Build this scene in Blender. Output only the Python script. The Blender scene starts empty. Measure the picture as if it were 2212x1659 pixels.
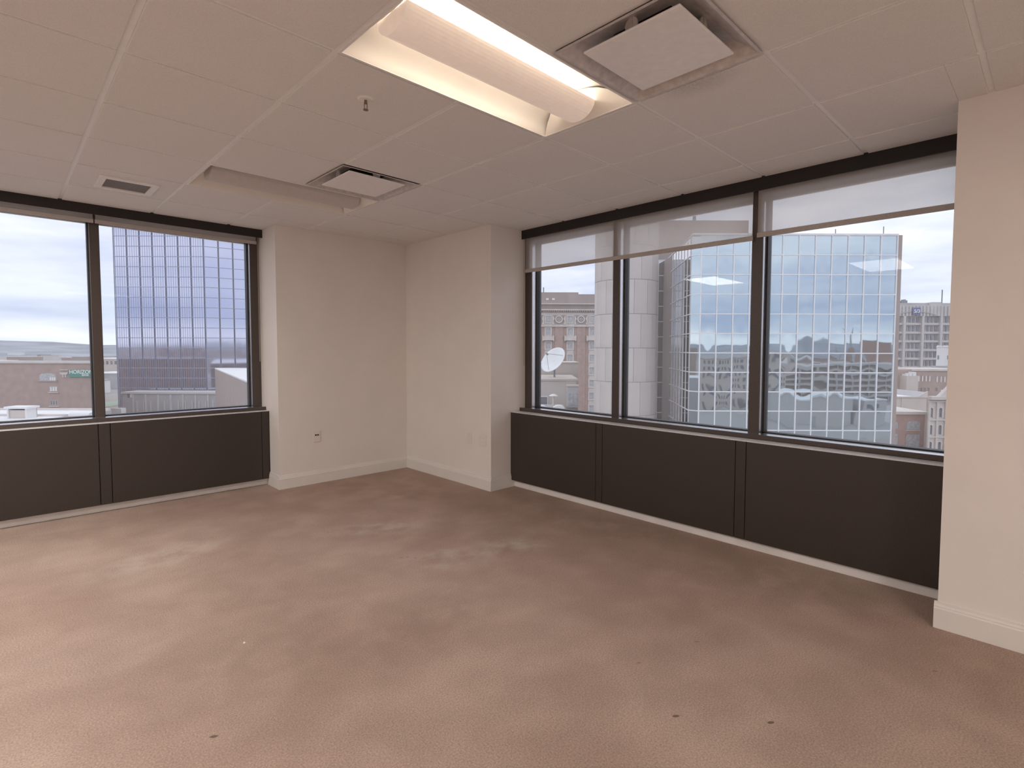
import bpy, bmesh, math, random
from mathutils import Vector, Matrix
random.seed(7)
SC = bpy.context.scene
COL = SC.collection
# ------------------------------------------------------------------ camera
CAM = Vector((-3.34646, -5.37318, 1.38091))
H = 2.568                       # ceiling height
FPX, YAW, PIT, ROL, CX, CY = 1147.91, 0.785945, -0.048909, 0.0030505, 1144.17, 810.74
_f = Vector((math.cos(YAW)*math.cos(PIT), math.sin(YAW)*math.cos(PIT), math.sin(PIT)))
_r0 = Vector((math.sin(YAW), -math.cos(YAW), 0)); _u0 = _r0.cross(_f)
_r = _r0*math.cos(ROL) + _u0*math.sin(ROL); _u = _r.cross(_f)
cd = bpy.data.cameras.new('camera'); cam = bpy.data.objects.new('camera', cd); COL.objects.link(cam)
cam.matrix_world = Matrix(((_r.x, _u.x, -_f.x, CAM.x), (_r.y, _u.y, -_f.y, CAM.y), (_r.z, _u.z, -_f.z, CAM.z), (0, 0, 0, 1)))
cd.sensor_width = 36; cd.lens = FPX/2212*36
cd.shift_x = (1106-CX)/2212; cd.shift_y = (CY-829.5)/2212
cd.clip_start = .05; cd.clip_end = 9000
SC.camera = cam
# ------------------------------------------------------------------ view
SC.view_settings.view_transform = 'Standard'; SC.view_settings.look = 'None'
SC.view_settings.gamma = 1; SC.view_settings.use_curve_mapping = False
SC.view_settings.exposure = 0.90
LAMP = 1.0                      # visible lamp
FILL_W = {(-3, -1): 17, (-3, 3): 26, (1, -5): 1, (-3, -5): 3, (1, -9): 4, (-3, -9): 50}   # output of each added fill troffer outside the view, watts
# ------------------------------------------------------------------ world: overcast sky with layered cloud
W = bpy.data.worlds.new('overcast_sky'); SC.world = W; W.use_nodes = True
nt = W.node_tree; nt.nodes.clear(); N = nt.nodes.new; L = nt.links.new
tc = N('ShaderNodeTexCoord'); sep = N('ShaderNodeSeparateXYZ'); L(tc.outputs['Generated'], sep.inputs[0])
ramp = N('ShaderNodeValToRGB'); L(sep.outputs['Z'], ramp.inputs[0])
els = ramp.color_ramp.elements
els[0].position = 0.0; els[0].color = (.80, .85, .93, 1)
els[1].position = 1.0; els[1].color = (.92, .94, .98, 1)
for p, c in ((.02, (.90, .93, .98)), (.05, (.60, .67, .80)), (.14, (.74, .79, .90)), (.30, (.86, .89, .96))):
    e = els.new(p); e.color = (*c, 1)
mp = N('ShaderNodeMapping'); mp.inputs['Scale'].default_value = (1.3, 1.3, 7.0); L(tc.outputs['Generated'], mp.inputs[0])
ns = N('ShaderNodeTexNoise'); ns.inputs['Scale'].default_value = 2.6; ns.inputs['Detail'].default_value = 7; ns.inputs['Roughness'].default_value = .55
L(mp.outputs[0], ns.inputs[0])
cr = N('ShaderNodeValToRGB'); L(ns.outputs['Fac'], cr.inputs[0])
cr.color_ramp.elements[0].position = .36; cr.color_ramp.elements[0].color = (.74, .78, .88, 1)
cr.color_ramp.elements[1].position = .66; cr.color_ramp.elements[1].color = (1.16, 1.14, 1.10, 1)
mul = N('ShaderNodeMixRGB'); mul.blend_type = 'MULTIPLY'; mul.inputs[0].default_value = 1
L(ramp.outputs[0], mul.inputs[1]); L(cr.outputs[0], mul.inputs[2])
bg = N('ShaderNodeBackground'); bg.inputs['Strength'].default_value = .73; L(mul.outputs[0], bg.inputs[0])
wo = N('ShaderNodeOutputWorld'); L(bg.outputs[0], wo.inputs[0])
# daylight portals in the two window openings (they only guide sampling of the sky)
for nm, loc, rot, sx, sy in (('portal_right', (.66, -3.24, 1.62), (0, math.pi/2, 0), 1.72, 3.5), ('portal_left', (-3.32, .66, 1.62), (-math.pi/2, 0, 0), 3.8, 1.72)):
    ld = bpy.data.lights.new(nm, 'AREA'); ld.shape = 'RECTANGLE'; ld.size = sx; ld.size_y = sy
    ld.cycles.is_portal = True
    lo = bpy.data.objects.new(nm, ld); lo.location = loc; lo.rotation_euler = rot; COL.objects.link(lo)

# ================================================================== helpers
def tag(o, label=None, cat=None, group=None, kind=None):
    if label: o['label'] = label
    if cat: o['category'] = cat
    if group: o['group'] = group
    if kind: o['kind'] = kind
    return o
def thing(name, label, cat, loc=(0, 0, 0), rotz=0, group=None):
    o = bpy.data.objects.new(name, None); COL.objects.link(o); o.empty_display_size = .1
    o.location = loc; o.rotation_euler = (0, 0, rotz)
    return tag(o, label, cat, group)
class MB:
    def __init__(s): s.bm = bmesh.new()
    def box(s, x0, x1, y0, y1, z0, z1):
        v = [s.bm.verts.new((x, y, z)) for z in (z0, z1) for y in (y0, y1) for x in (x0, x1)]
        for q in ((0, 2, 3, 1), (4, 5, 7, 6), (0, 1, 5, 4), (2, 6, 7, 3), (0, 4, 6, 2), (1, 3, 7, 5)):
            s.bm.faces.new([v[i] for i in q])
        return s
    def quad(s, *pts):
        s.bm.faces.new([s.bm.verts.new(p) for p in pts]); return s
    def prism(s, pts, axis, a, b):
        """2-D outline pts extruded along axis (0 x, 1 y, 2 z) from a to b"""
        def mk(p, t):
            return ((t, p[0], p[1]), (p[0], t, p[1]), (p[0], p[1], t))[axis]
        A = [s.bm.verts.new(mk(p, a)) for p in pts]; B = [s.bm.verts.new(mk(p, b)) for p in pts]
        n = len(pts)
        for i in range(n): s.bm.faces.new((A[i], A[(i+1) % n], B[(i+1) % n], B[i]))
        s.bm.faces.new(A[::-1]); s.bm.faces.new(B)
        return s
    def cyl(s, c, r, h, axis=2, n=16, r2=None):
        r2 = r if r2 is None else r2
        def mk(a, b, t):
            return ((c[0]+t, c[1]+a, c[2]+b), (c[0]+a, c[1]+t, c[2]+b), (c[0]+a, c[1]+b, c[2]+t))[axis]
        A = [s.bm.verts.new(mk(r*math.cos(2*math.pi*k/n), r*math.sin(2*math.pi*k/n), 0)) for k in range(n)]
        B = [s.bm.verts.new(mk(r2*math.cos(2*math.pi*k/n), r2*math.sin(2*math.pi*k/n), h)) for k in range(n)]
        for k in range(n): s.bm.faces.new((A[k], A[(k+1) % n], B[(k+1) % n], B[k]))
        s.bm.faces.new(A[::-1]); s.bm.faces.new(B)
        return s
    def build(s, name, mat, parent=None, smooth=False, bevel=0, local=False, fixn=True):
        if fixn: bmesh.ops.recalc_face_normals(s.bm, faces=s.bm.faces)
        if parent is not None and not local and parent.location.length > 0:
            bmesh.ops.translate(s.bm, verts=s.bm.verts, vec=-parent.location)
        me = bpy.data.meshes.new(name); s.bm.to_mesh(me); s.bm.free()
        if smooth: me.polygons.foreach_set('use_smooth', [True]*len(me.polygons))
        o = bpy.data.objects.new(name, me); COL.objects.link(o)
        me.materials.append(mat)
        if parent is not None: o.parent = parent
        if bevel:
            b = o.modifiers.new('bevel', 'BEVEL'); b.width = bevel; b.segments = 2; b.limit_method = 'ANGLE'
        return o
def struct(o): o['kind'] = 'structure'; return o
def inst(src, parent, loc=(0, 0, 0), rotz=0, name=None):
    c = src.copy(); COL.objects.link(c); c.parent = parent; c.location = loc; c.rotation_euler = (0, 0, rotz)
    if name: c.name = name
    return c
# ---------------------------------------------------------------- materials
def principled(name, col, rough=.6, metal=0, spec=.5, noise=None, bump=None, coords='Object'):
    """noise=(scale, amount, detail[, stretch])  bump=(scale, strength)"""
    m = bpy.data.materials.new(name); m.use_nodes = True
    t = m.node_tree; b = t.nodes['Principled BSDF']
    b.inputs['Base Color'].default_value = (*col, 1); b.inputs['Roughness'].default_value = rough
    b.inputs['Metallic'].default_value = metal; b.inputs['Specular IOR Level'].default_value = spec
    tcn = t.nodes.new('ShaderNodeTexCoord')
    if noise:
        n = t.nodes.new('ShaderNodeTexNoise'); n.inputs['Scale'].default_value = noise[0]; n.inputs['Detail'].default_value = noise[2]
        src = tcn.outputs[coords]
        if len(noise) > 3:
            mpn = t.nodes.new('ShaderNodeMapping'); mpn.inputs['Scale'].default_value = noise[3]; t.links.new(src, mpn.inputs[0]); src = mpn.outputs[0]
        t.links.new(src, n.inputs[0])
        r = t.nodes.new('ShaderNodeValToRGB'); a = noise[1]
        r.color_ramp.elements[0].position = .3; r.color_ramp.elements[1].position = .7
        r.color_ramp.elements[0].color = (*[c*(1-a) for c in col], 1); r.color_ramp.elements[1].color = (*[min(1, c*(1+a)) for c in col], 1)
        t.links.new(n.outputs['Fac'], r.inputs[0]); t.links.new(r.outputs[0], b.inputs['Base Color'])
    if bump:
        n2 = t.nodes.new('ShaderNodeTexNoise'); n2.inputs['Scale'].default_value = bump[0]; n2.inputs['Detail'].default_value = 4
        t.links.new(tcn.outputs[coords], n2.inputs[0])
        bn = t.nodes.new('ShaderNodeBump'); bn.inputs['Strength'].default_value = bump[1]; bn.inputs['Distance'].default_value = .01
        t.links.new(n2.outputs['Fac'], bn.inputs['Height']); t.links.new(bn.outputs[0], b.inputs['Normal'])
    return m
M = {}
M['wall'] = principled('cream_wall_paint', (.82, .77, .725), .75, noise=(3, .02, 3), bump=(300, .08), coords='Object')
M['trim'] = principled('cream_trim_paint', (.80, .76, .72), .45, noise=(5, .02, 2))
M['toe'] = principled('pale_kick_strip', (.84, .80, .77), .4, noise=(6, .05, 3))
M['tile'] = principled('mineral_fibre_tile', (.85, .825, .81), .9, noise=(420, .08, 2), bump=(350, .3))
M['grid'] = principled('painted_grid_steel', (.95, .94, .93), .4, noise=(20, .02, 2))
M['bronze'] = principled('dark_bronze_metal', (.045, .034, .028), .42, noise=(160, .18, 3), bump=(500, .05))
M['header'] = principled('black_brown_header', (.013, .009, .008), .55, noise=(120, .15, 2))
M['frame'] = principled('bronze_anodised_frame', (.075, .055, .047), .35, noise=(90, .12, 2))
M['alu'] = principled('satin_aluminium_channel', (.66, .64, .65), .24, .9, noise=(60, .05, 2))  # bare metal on the sill pan; on post sides its paleness stands for sheen
M['ledge'] = principled('satin_ledge_paint', (.86, .84, .83), .25, 0, noise=(40, .05, 2))
M['gasket'] = principled('black_gasket', (.018, .016, .018), .5, noise=(50, .1, 2))
M['white'] = principled('white_enamel', (.90, .88, .86), .4, noise=(15, .02, 2))
M['reflector'] = principled('white_reflector', (.88, .84, .78), .5, noise=(10, .01, 2))
M['plate'] = principled('off_white_plate', (.93, .91, .91), .3, noise=(25, .03, 2))
M['cone'] = principled('grey_diffuser_cone', (.64, .60, .58), .42, .2, noise=(30, .12, 3), bump=(18, .3))
M['dark'] = principled('dark_void', (.02, .017, .015), .8, noise=(20, .1, 2))
M['grille'] = principled('grey_perforated_grille', (.20, .17, .16), .6, noise=(260, .35, 1))
M['rail'] = principled('beige_hem_bar', (.48, .43, .40), .45, noise=(60, .05, 2))
M['brass'] = principled('dull_brass', (.30, .21, .15), .35, .8, noise=(40, .1, 2))
M['plastic'] = principled('ivory_plastic', (.80, .74, .69), .35, noise=(20, .01, 2))
def carpet():
    m = principled('beige_cut_pile_carpet', (.5, .36, .29), .95, spec=.1)
    t = m.node_tree; b = t.nodes['Principled BSDF']; Nn = t.nodes.new; K = t.links.new
    g = Nn('ShaderNodeNewGeometry')
    def noise(scale, detail, lo, hi, c0, c1, dist=0):
        n = Nn('ShaderNodeTexNoise'); n.inputs['Scale'].default_value = scale; n.inputs['Detail'].default_value = detail; n.inputs['Distortion'].default_value = dist
        K(g.outputs['Position'], n.inputs[0])
        r = Nn('ShaderNodeValToRGB'); r.color_ramp.elements[0].position = lo; r.color_ramp.elements[1].position = hi
        r.color_ramp.elements[0].color = (*c0, 1); r.color_ramp.elements[1].color = (*c1, 1)
        K(n.outputs['Fac'], r.inputs[0]); return n, r
    _, big = noise(.75, 5, .36, .64, (.405, .290, .235), (.485, .365, .302), .15)
    _, mid = noise(3.2, 6, .40, .66, (.93, .92, .91), (1.07, 1.07, 1.07), .2)
    nf, fine = noise(150, 5, .32, .68, (.78, .78, .78), (1.20, 1.20, 1.20))
    def mulc(a, bb):
        x = Nn('ShaderNodeMixRGB'); x.blend_type = 'MULTIPLY'; x.inputs[0].default_value = 1; K(a, x.inputs[1]); K(bb, x.inputs[2]); return x.outputs[0]
    c = mulc(mulc(big.outputs[0], mid.outputs[0]), fine.outputs[0])
    # brushed-up pale tracks and a few furniture dents, each with its own place and shape
    nz = Nn('ShaderNodeTexNoise'); nz.inputs['Scale'].default_value = 7; nz.inputs['Detail'].default_value = 6; nz.inputs['Distortion'].default_value = .25
    K(g.outputs['Position'], nz.inputs[0])
    def blob(c, cx, cy, rx, ry, rot, col, amt, soft=True):
        mpn = Nn('ShaderNodeMapping'); mpn.vector_type = 'TEXTURE'
        mpn.inputs['Location'].default_value = (cx, cy, 0); mpn.inputs['Rotation'].default_value = (0, 0, rot); mpn.inputs['Scale'].default_value = (rx, ry, 1)
        K(g.outputs['Position'], mpn.inputs[0])
        ln = Nn('ShaderNodeVectorMath'); ln.operation = 'LENGTH'; K(mpn.outputs[0], ln.inputs[0])
        mr = Nn('ShaderNodeMapRange'); mr.interpolation_type = 'SMOOTHSTEP'; mr.inputs[1].default_value = 1.0; mr.inputs[2].default_value = .15 if soft else .55
        mr.inputs[3].default_value = 0; mr.inputs[4].default_value = amt; K(ln.outputs['Value'], mr.inputs[0])
        fac = mr.outputs[0]
        if soft:
            mm = Nn('ShaderNodeMath'); mm.operation = 'MULTIPLY'; K(fac, mm.inputs[0])
            m2 = Nn('ShaderNodeMapRange'); m2.inputs[1].default_value = .38; m2.inputs[2].default_value = .62; K(nz.outputs['Fac'], m2.inputs[0]); K(m2.outputs[0], mm.inputs[1]); fac = mm.outputs[0]
        x = Nn('ShaderNodeMixRGB'); K(fac, x.inputs[0]); K(c, x.inputs[1]); x.inputs[2].default_value = (*col, 1)
        return x.outputs[0]
    pale = (.60, .515, .45); brown = (.32, .23, .185)
    for a in ((-1.30, -1.70, .55, .22, -.5), (-1.28, -2.55, .55, .28, -.6), (-.80, -2.68, .40, .22, -.7), (-2.6, -1.2, .6, .3, .2)):
        c = blob(c, *a, pale, .5)
    for a in ((-.75, -1.0, .5, .25, -.6), (-2.5, -2.95, .8, .5, -.4), (.0, -2.9, .5, .9, .1), (-.1, -4.2, .4, .9, .1), (-1.25, -2.1, .45, .2, -.5), (-1.9, -3.2, .7, .35, .3)):
        c = blob(c, *a, brown, .40)
    for dx, dy in ((-2.848, -3.288), (-1.582, -4.393), (-1.363, -4.659)):
        c = blob(c, dx, dy, .018, .009, -.6, (.10, .065, .045), .75, False)
    for dx, dy in ((-1.05, -4.2), (-1.391, -4.103), (-.534, -5.036), (-1.467, -2.347), (-1.44, -2.40), (-1.50, -2.33)):
        c = blob(c, dx, dy, .014, .007, -.6, (.22, .15, .12), .6, False)
    K(c, b.inputs['Base Color'])
    bn = Nn('ShaderNodeBump'); bn.inputs['Strength'].default_value = .5; bn.inputs['Distance'].default_value = .006
    K(nf.outputs['Fac'], bn.inputs['Height']); K(bn.outputs[0], b.inputs['Normal'])
    return m
M['carpet'] = carpet()
def shade_fabric():
    m = bpy.data.materials.new('woven_solar_shade'); m.use_nodes = True; t = m.node_tree; t.nodes.clear(); Nn = t.nodes.new; K = t.links.new
    tcn = Nn('ShaderNodeTexCoord'); n = Nn('ShaderNodeTexNoise'); n.inputs['Scale'].default_value = 220; n.inputs['Detail'].default_value = 2
    K(tcn.outputs['Object'], n.inputs[0])
    r = Nn('ShaderNodeValToRGB'); r.color_ramp.elements[0].color = (.78, .73, .69, 1); r.color_ramp.elements[1].color = (.93, .89, .86, 1); K(n.outputs['Fac'], r.inputs[0])
    d = Nn('ShaderNodeBsdfDiffuse'); tl = Nn('ShaderNodeBsdfTranslucent'); tp = Nn('ShaderNodeBsdfTransparent')
    K(r.outputs[0], d.inputs[0]); K(r.outputs[0], tl.inputs[0])
    m1 = Nn('ShaderNodeMixShader'); m1.inputs[0].default_value = .58; K(d.outputs[0], m1.inputs[1]); K(tl.outputs[0], m1.inputs[2])
    m2 = Nn('ShaderNodeMixShader'); m2.inputs[0].default_value = .33; K(m1.outputs[0], m2.inputs[1]); K(tp.outputs[0], m2.inputs[2])
    o = Nn('ShaderNodeOutputMaterial'); K(m2.outputs[0], o.inputs[0]); return m
M['fabric'] = shade_fabric()
def window_glass():
    m = bpy.data.materials.new('dusty_window_glass'); m.use_nodes = True; t = m.node_tree; t.nodes.clear(); Nn = t.nodes.new; K = t.links.new
    tp = Nn('ShaderNodeBsdfTransparent'); tp.inputs[0].default_value = (.965, .965, .97, 1)
    gl = Nn('ShaderNodeBsdfGlossy'); gl.inputs['Roughness'].default_value = .0; gl.inputs['Color'].default_value = (.9, .9, .9, 1)
    fr = Nn('ShaderNodeFresnel'); fr.inputs['IOR'].default_value = 1.22
    m1 = Nn('ShaderNodeMixShader'); K(fr.outputs[0], m1.inputs[0]); K(tp.outputs[0], m1.inputs[1]); K(gl.outputs[0], m1.inputs[2])
    df = Nn('ShaderNodeBsdfTranslucent'); df.inputs[0].default_value = (.9, .88, .88, 1)
    tcn = Nn('ShaderNodeTexCoord'); n = Nn('ShaderNodeTexNoise'); n.inputs['Scale'].default_value = 1.6; n.inputs['Detail'].default_value = 3; K(tcn.outputs['Object'], n.inputs[0])
    mr = Nn('ShaderNodeMapRange'); mr.inputs[3].default_value = .03; mr.inputs[4].default_value = .075; K(n.outputs['Fac'], mr.inputs[0])
    m2 = Nn('ShaderNodeMixShader'); K(mr.outputs[0], m2.inputs[0]); K(m1.outputs[0], m2.inputs[1]); K(df.outputs[0], m2.inputs[2])
    o = Nn('ShaderNodeOutputMaterial'); K(m2.outputs[0], o.inputs[0]); return m
M['glass'] = window_glass()
def emitter(name, col, strength, base=(.8, .75, .7)):
    m = principled(name, base, .5, noise=(30, .02, 2)); b = m.node_tree.nodes['Principled BSDF']
    b.inputs['Emission Color'].default_value = (*col, 1); b.inputs['Emission Strength'].default_value = strength
    return m
M['tube'] = emitter('lit_lamp_tube', (1, .90, .77), 8.5*LAMP)
M['basket_on'] = emitter('lit_lamp_basket', (1, .74, .59), .16*LAMP)
M['basket_off'] = principled('unlit_lamp_basket', (.62, .57, .55), .45, noise=(30, .03, 2))

# ================================================================== room shell
XL, YB = -6.2, -10.0           # hidden left and back walls
WL, WR, YP, XP = 1.436, 1.495, 4.98, -.07
SE = 5.2                       # far end of the left window
o = struct(MB().box(XL-.2, .5, YB-.2, .5, -.25, 0).build('floor', M['carpet']))
def base(mb, axis, face, out, a, b):
    """moulded skirting: profile in (outwards, z), extruded along the wall"""
    pr = [(0, 0), (.014, 0), (.014, .10), (.011, .106), (.011, .112), (.007, .122), (.006, .132), (0, .134)]
    pts = [(face+out*p[0], p[1]) for p in pr]
    mb.prism(pts, axis, a, b)
wl = struct(MB().box(-WL, .6, 0, .6, -.25, H+.3).build('wall_left', M['wall']))
wr = struct(MB().box(0, .6, -WR, 0, -.25, H+.3).build('wall_right', M['wall']))
wp = struct(MB().box(XP, .6, YB-.2, -YP, -.25, H+.3).build('wall_near', M['wall']))
struct(MB().box(XL-.2, XP, YB-.2, YB, -.25, H+.3).build('wall_back', M['wall']))
struct(MB().box(XL-.2, XL, YB, .7, -.25, H+.3).build('wall_far_left', M['wall']))
struct(MB().box(XL, -SE, 0, .7, -.25, H+.3).build('wall_end', M['wall']))
def mitred(name, runs):
    mb = MB()
    for r in runs: base(mb, *r)
    return struct(mb.build(name, M['trim']))
mitred('baseboard_left', [(0, 0, -1, -WL-.014, -.013)]); 
mitred('baseboard_left_reveal', [(1, -WL, -1, 0, .305)])
mitred('baseboard_right', [(1, 0, -1, -WR-.014, 0)])
mitred('baseboard_right_reveal', [(0, -WR, -1, 0, .300)])
mitred('baseboard_near', [(1, XP, -1, YB, -YP+.014)])
mitred('baseboard_near_reveal', [(0, -YP, 1, XP, .300)])
mitred('baseboard_back', [(0, YB, 1, XL, XP)])
mitred('baseboard_far_left', [(1, XL, 1, YB, 0)])
# ------------------------------------------------------------------ ceiling
G = .6096; GX, GY = -2.9595, -3.2717
ceil = struct(MB().box(XL-.2, .7, YB-.2, .7, H+.14, H+.3).build('ceiling', M['white']))
fix = {}                                       # cells taken by fixtures
for (i, j) in ((1, -1), (1, 3), (-3, -1), (-3, 3), (1, -5), (-3, -5), (1, -9), (-3, -9)):
    fix[(i, j)] = 'L'; fix[(i+1, j)] = 'L'
fix[(2, -2)] = 'D'; fix[(2, 2)] = 'D'
def pieces(i, j):
    x0, x1, y0, y1 = GX+i*G, GX+(i+1)*G, GY+j*G, GY+(j+1)*G
    out = []
    regs = [(XL, -SE, YB, 0), (-SE, -WL, YB, .345), (-WL, 0, YB, 0)]
    if x1 > 0:
        regs = [(-.6, 0 if 0 else XP, YB, -YP), (-.6, .41, -YP, -WR), (-.6, 0, -WR, 0)]
    for a, b, c, d in regs:
        p = (max(x0, a), min(x1, b), max(y0, c), min(y1, d))
        if p[1]-p[0] > .012 and p[3]-p[2] > .012: out.append(p)
    if len(out) > 1 and x1 <= 0 and abs(out[0][3]-out[1][3]) < 1e-6 and abs(out[0][2]-out[1][2]) < 1e-6:
        out = [(out[0][0], out[1][1], out[0][2], out[0][3])] + out[2:]
    return out, (x0, x1, y0, y1)
proto = None; e = .0125
TZ0, TZ1 = H, H+.016
for i in range(-6, 6):
    for j in range(-12, 6):
        if (i, j) in fix: continue
        ps, cell = pieces(i, j)
        for p in ps:
            q = [p[0]+(e if abs(p[0]-cell[0]) < 1e-6 else 0), p[1]-(e if abs(p[1]-cell[1]) < 1e-6 else 0),
                 p[2]+(e if abs(p[2]-cell[2]) < 1e-6 else 0), p[3]-(e if abs(p[3]-cell[3]) < 1e-6 else 0)]
            full = abs(q[1]-q[0]-(G-2*e)) < 1e-5 and abs(q[3]-q[2]-(G-2*e)) < 1e-5
            cx, cy = (q[0]+q[1])/2, (q[2]+q[3])/2
            if full and proto and (i, j) != (3, -2):
                inst(proto, ceil, (cx, cy, 0), 0, 'ceiling_tile')
                continue
            hx, hy = (q[1]-q[0])/2, (q[3]-q[2])/2
            mb = MB(); mb.box(-hx, hx, -hy, hy, TZ0, TZ1)
            t = mb.build('ceiling_tile', M['tile'], ceil, local=True, bevel=.0025); t.location = (cx, cy, 0)
            if full and not proto: proto = t
            if (i, j) == (3, -2): dusty_tile = t
GZ0 = H+.007
mid = {}
for (i, j), k in fix.items():
    if k == 'L' and fix.get((i-1, j)) == 'L' and (i-1) in (1, -3): mid.setdefault(i, []).append((GY+j*G+.012, GY+(j+1)*G-.012))
for i in range(-5, 6):
    x = GX+i*G
    y1 = .345 if (-SE < x < -WL) else (0 if x < 0 else -WR); y0 = YB if x < XP else -YP
    cuts = [y0]+[v for ab in sorted(mid.get(i, [])) for v in ab]+[y1]
    for k in range(0, len(cuts), 2):
        MB().box(x-.012, x+.012, cuts[k], cuts[k+1], GZ0, GZ0+.03).build('grid_runner', M['grid'], ceil)
for j in range(-11, 6):
    y = GY+j*G
    x1 = .41 if -YP < y < -WR else (XP if y < -YP else 0)
    MB().box(XL, x1, y-.012, y+.012, GZ0+.0005, GZ0+.025).build('cross_tee', M['grid'], ceil)
# wall angle
for a in ((XL, XL+.02, YB, 0), (XL, -SE, -.02, 0), (-WL, 0, -.02, 0), (-.02, 0, -WR, 0), (XP-.02, XP, YB, -YP), (XL, XP, YB, YB+.02)):
    MB().box(*a, H+.004, H+.02).build('wall_angle', M['grid'], ceil)
# dust smudge on the tile beside the diffuser
mdust = M['tile'].copy(); mdust.name = 'dusty_mineral_fibre_tile'; dusty_tile.data.materials[0] = mdust
t = mdust.node_tree; b = t.nodes['Principled BSDF']; srcc = b.inputs['Base Color'].links[0].from_socket
tcn = t.nodes.new('ShaderNodeTexCoord'); mpn = t.nodes.new('ShaderNodeMapping'); mpn.vector_type = 'TEXTURE'
mpn.inputs['Location'].default_value = (-.29, .0, H); mpn.inputs['Scale'].default_value = (.16, .26, 1)
t.links.new(tcn.outputs['Object'], mpn.inputs[0]); ln = t.nodes.new('ShaderNodeVectorMath'); ln.operation = 'LENGTH'; t.links.new(mpn.outputs[0], ln.inputs[0])
mr = t.nodes.new('ShaderNodeMapRange'); mr.interpolation_type = 'SMOOTHSTEP'; mr.inputs[1].default_value = 1; mr.inputs[2].default_value = 0; mr.inputs[4].default_value = .55; t.links.new(ln.outputs['Value'], mr.inputs[0])
nn = t.nodes.new('ShaderNodeTexNoise'); nn.inputs['Scale'].default_value = 90; t.links.new(tcn.outputs['Object'], nn.inputs[0])
mm = t.nodes.new('ShaderNodeMath'); mm.operation = 'MULTIPLY'; t.links.new(mr.outputs[0], mm.inputs[0]); t.links.new(nn.outputs['Fac'], mm.inputs[1])
mx = t.nodes.new('ShaderNodeMixRGB'); t.links.new(mm.outputs[0], mx.inputs[0]); t.links.new(srcc, mx.inputs[1]); mx.inputs[2].default_value = (.12, .10, .08, 1); t.links.new(mx.outputs[0], b.inputs['Base Color'])

# ================================================================== windows
def wmap(side):
    def box(mb, s0, s1, d0, d1, z0, z1):
        if side == 'R': mb.box(d0, d1, -s1, -s0, z0, z1)
        else: mb.box(-s1, -s0, d0, d1, z0, z1)
        return mb
    return box
def window(name, side, s0, s1, mulls, face, head_z):
    B = wmap(side); root = bpy.data.objects.new(name, None); COL.objects.link(root); struct(root)
    root.location = (face, -(s0+s1)/2, .757) if side == 'R' else (-(s0+s1)/2, face, .757)
    def P(nm, mat, *bx, bevel=.0015):
        mb = MB()
        for q in bx: B(mb, *q)
        return mb.build(nm, M[mat], root, bevel=bevel)
    posts = [(s0, s0+.087, 'jamb')] + [(a, b, 'mullion') for a, b in mulls] + [(s1-.06, s1, 'jamb')]
    for a, b, nm in posts:
        body = P(nm, 'frame', (a, b, face, face+.016, .785, head_z))
        ch = MB(); B(ch, a+.002, b-.002, face+.016, face+.070, .785, head_z); c = ch.build('channel', M['alu'], root); c.parent = body; c.location = (0, 0, 0)  # reflected window light on the bronze sides, put in as a paler metal
        gk = MB(); B(gk, a-(.010 if nm == 'mullion' else 0), b+.010, face+.070, face+.135, .785, head_z); c = gk.build('gasket', M['gasket'], root); c.parent = body
    sill = P('sill_nose', 'frame', (s0, s1, face-.078 if side == 'R' else face-.12, face-.062 if side == 'R' else face-.104, .757, .790), bevel=.003)
    P('sill_pan', 'alu', (s0, s1, face-.062 if side == 'R' else face-.104, face+.07, .757, .786))
    P('glazing_stop', 'gasket', (s0, s1, face+.07, face+.14, .757, .794))
    P('head_rail', 'frame', (s0, s1, face, face+.14, head_z, 2.60))
    edges = [s0+.087] + [v for m_ in mulls for v in m_] + [s1-.06]
    for k in range(0, len(edges), 2):
        P('pane', 'glass', (edges[k], edges[k+1], face+.108, face+.114, .785, head_z+.02), bevel=0)
    return root
MUL_R = [(2.585, 2.654), (3.790, 3.866)]
MUL_L = [(2.711, 2.776), (3.925, 3.990)]
window('window_1', 'R', WR, YP, MUL_R, .46, 2.46)
window('window_2', 'L', WL, SE, MUL_L, .455, 2.47)
# outer wall below and above the windows
for nm, side, a, b in (('spandrel_right', 'R', WR, YP), ('spandrel_left', 'L', WL, SE)):
    mb = MB(); wmap(side)(mb, a, b, .50, .60, -.25, .757); struct(mb.build('wall_'+nm, M['wall']))
    mb = MB(); wmap(side)(mb, a, b, .596, .62, 2.45, H+.14); struct(mb.build('wall_over_'+nm, M['wall']))
# black shade pockets under the ceiling
mb = MB(); wmap('R')(mb, WR, YP, .405, .420, 2.483, H+.02); struct(mb.build('trim_1', M['header'], bevel=.002))
mb = MB(); wmap('L')(mb, WL, SE, .340, .355, 2.488, H+.02); struct(mb.build('trim_2', M['header'], bevel=.002))
# pale kick strips along the floor
mb = MB(); wmap('R')(mb, WR, YP, .30, .34, 0, .075); struct(mb.build('baseboard_right_kick', M['toe'], bevel=.003))
mb = MB(); wmap('L')(mb, WL, SE, .31, .35, 0, .075); struct(mb.build('baseboard_left_kick', M['toe'], bevel=.003))
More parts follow.
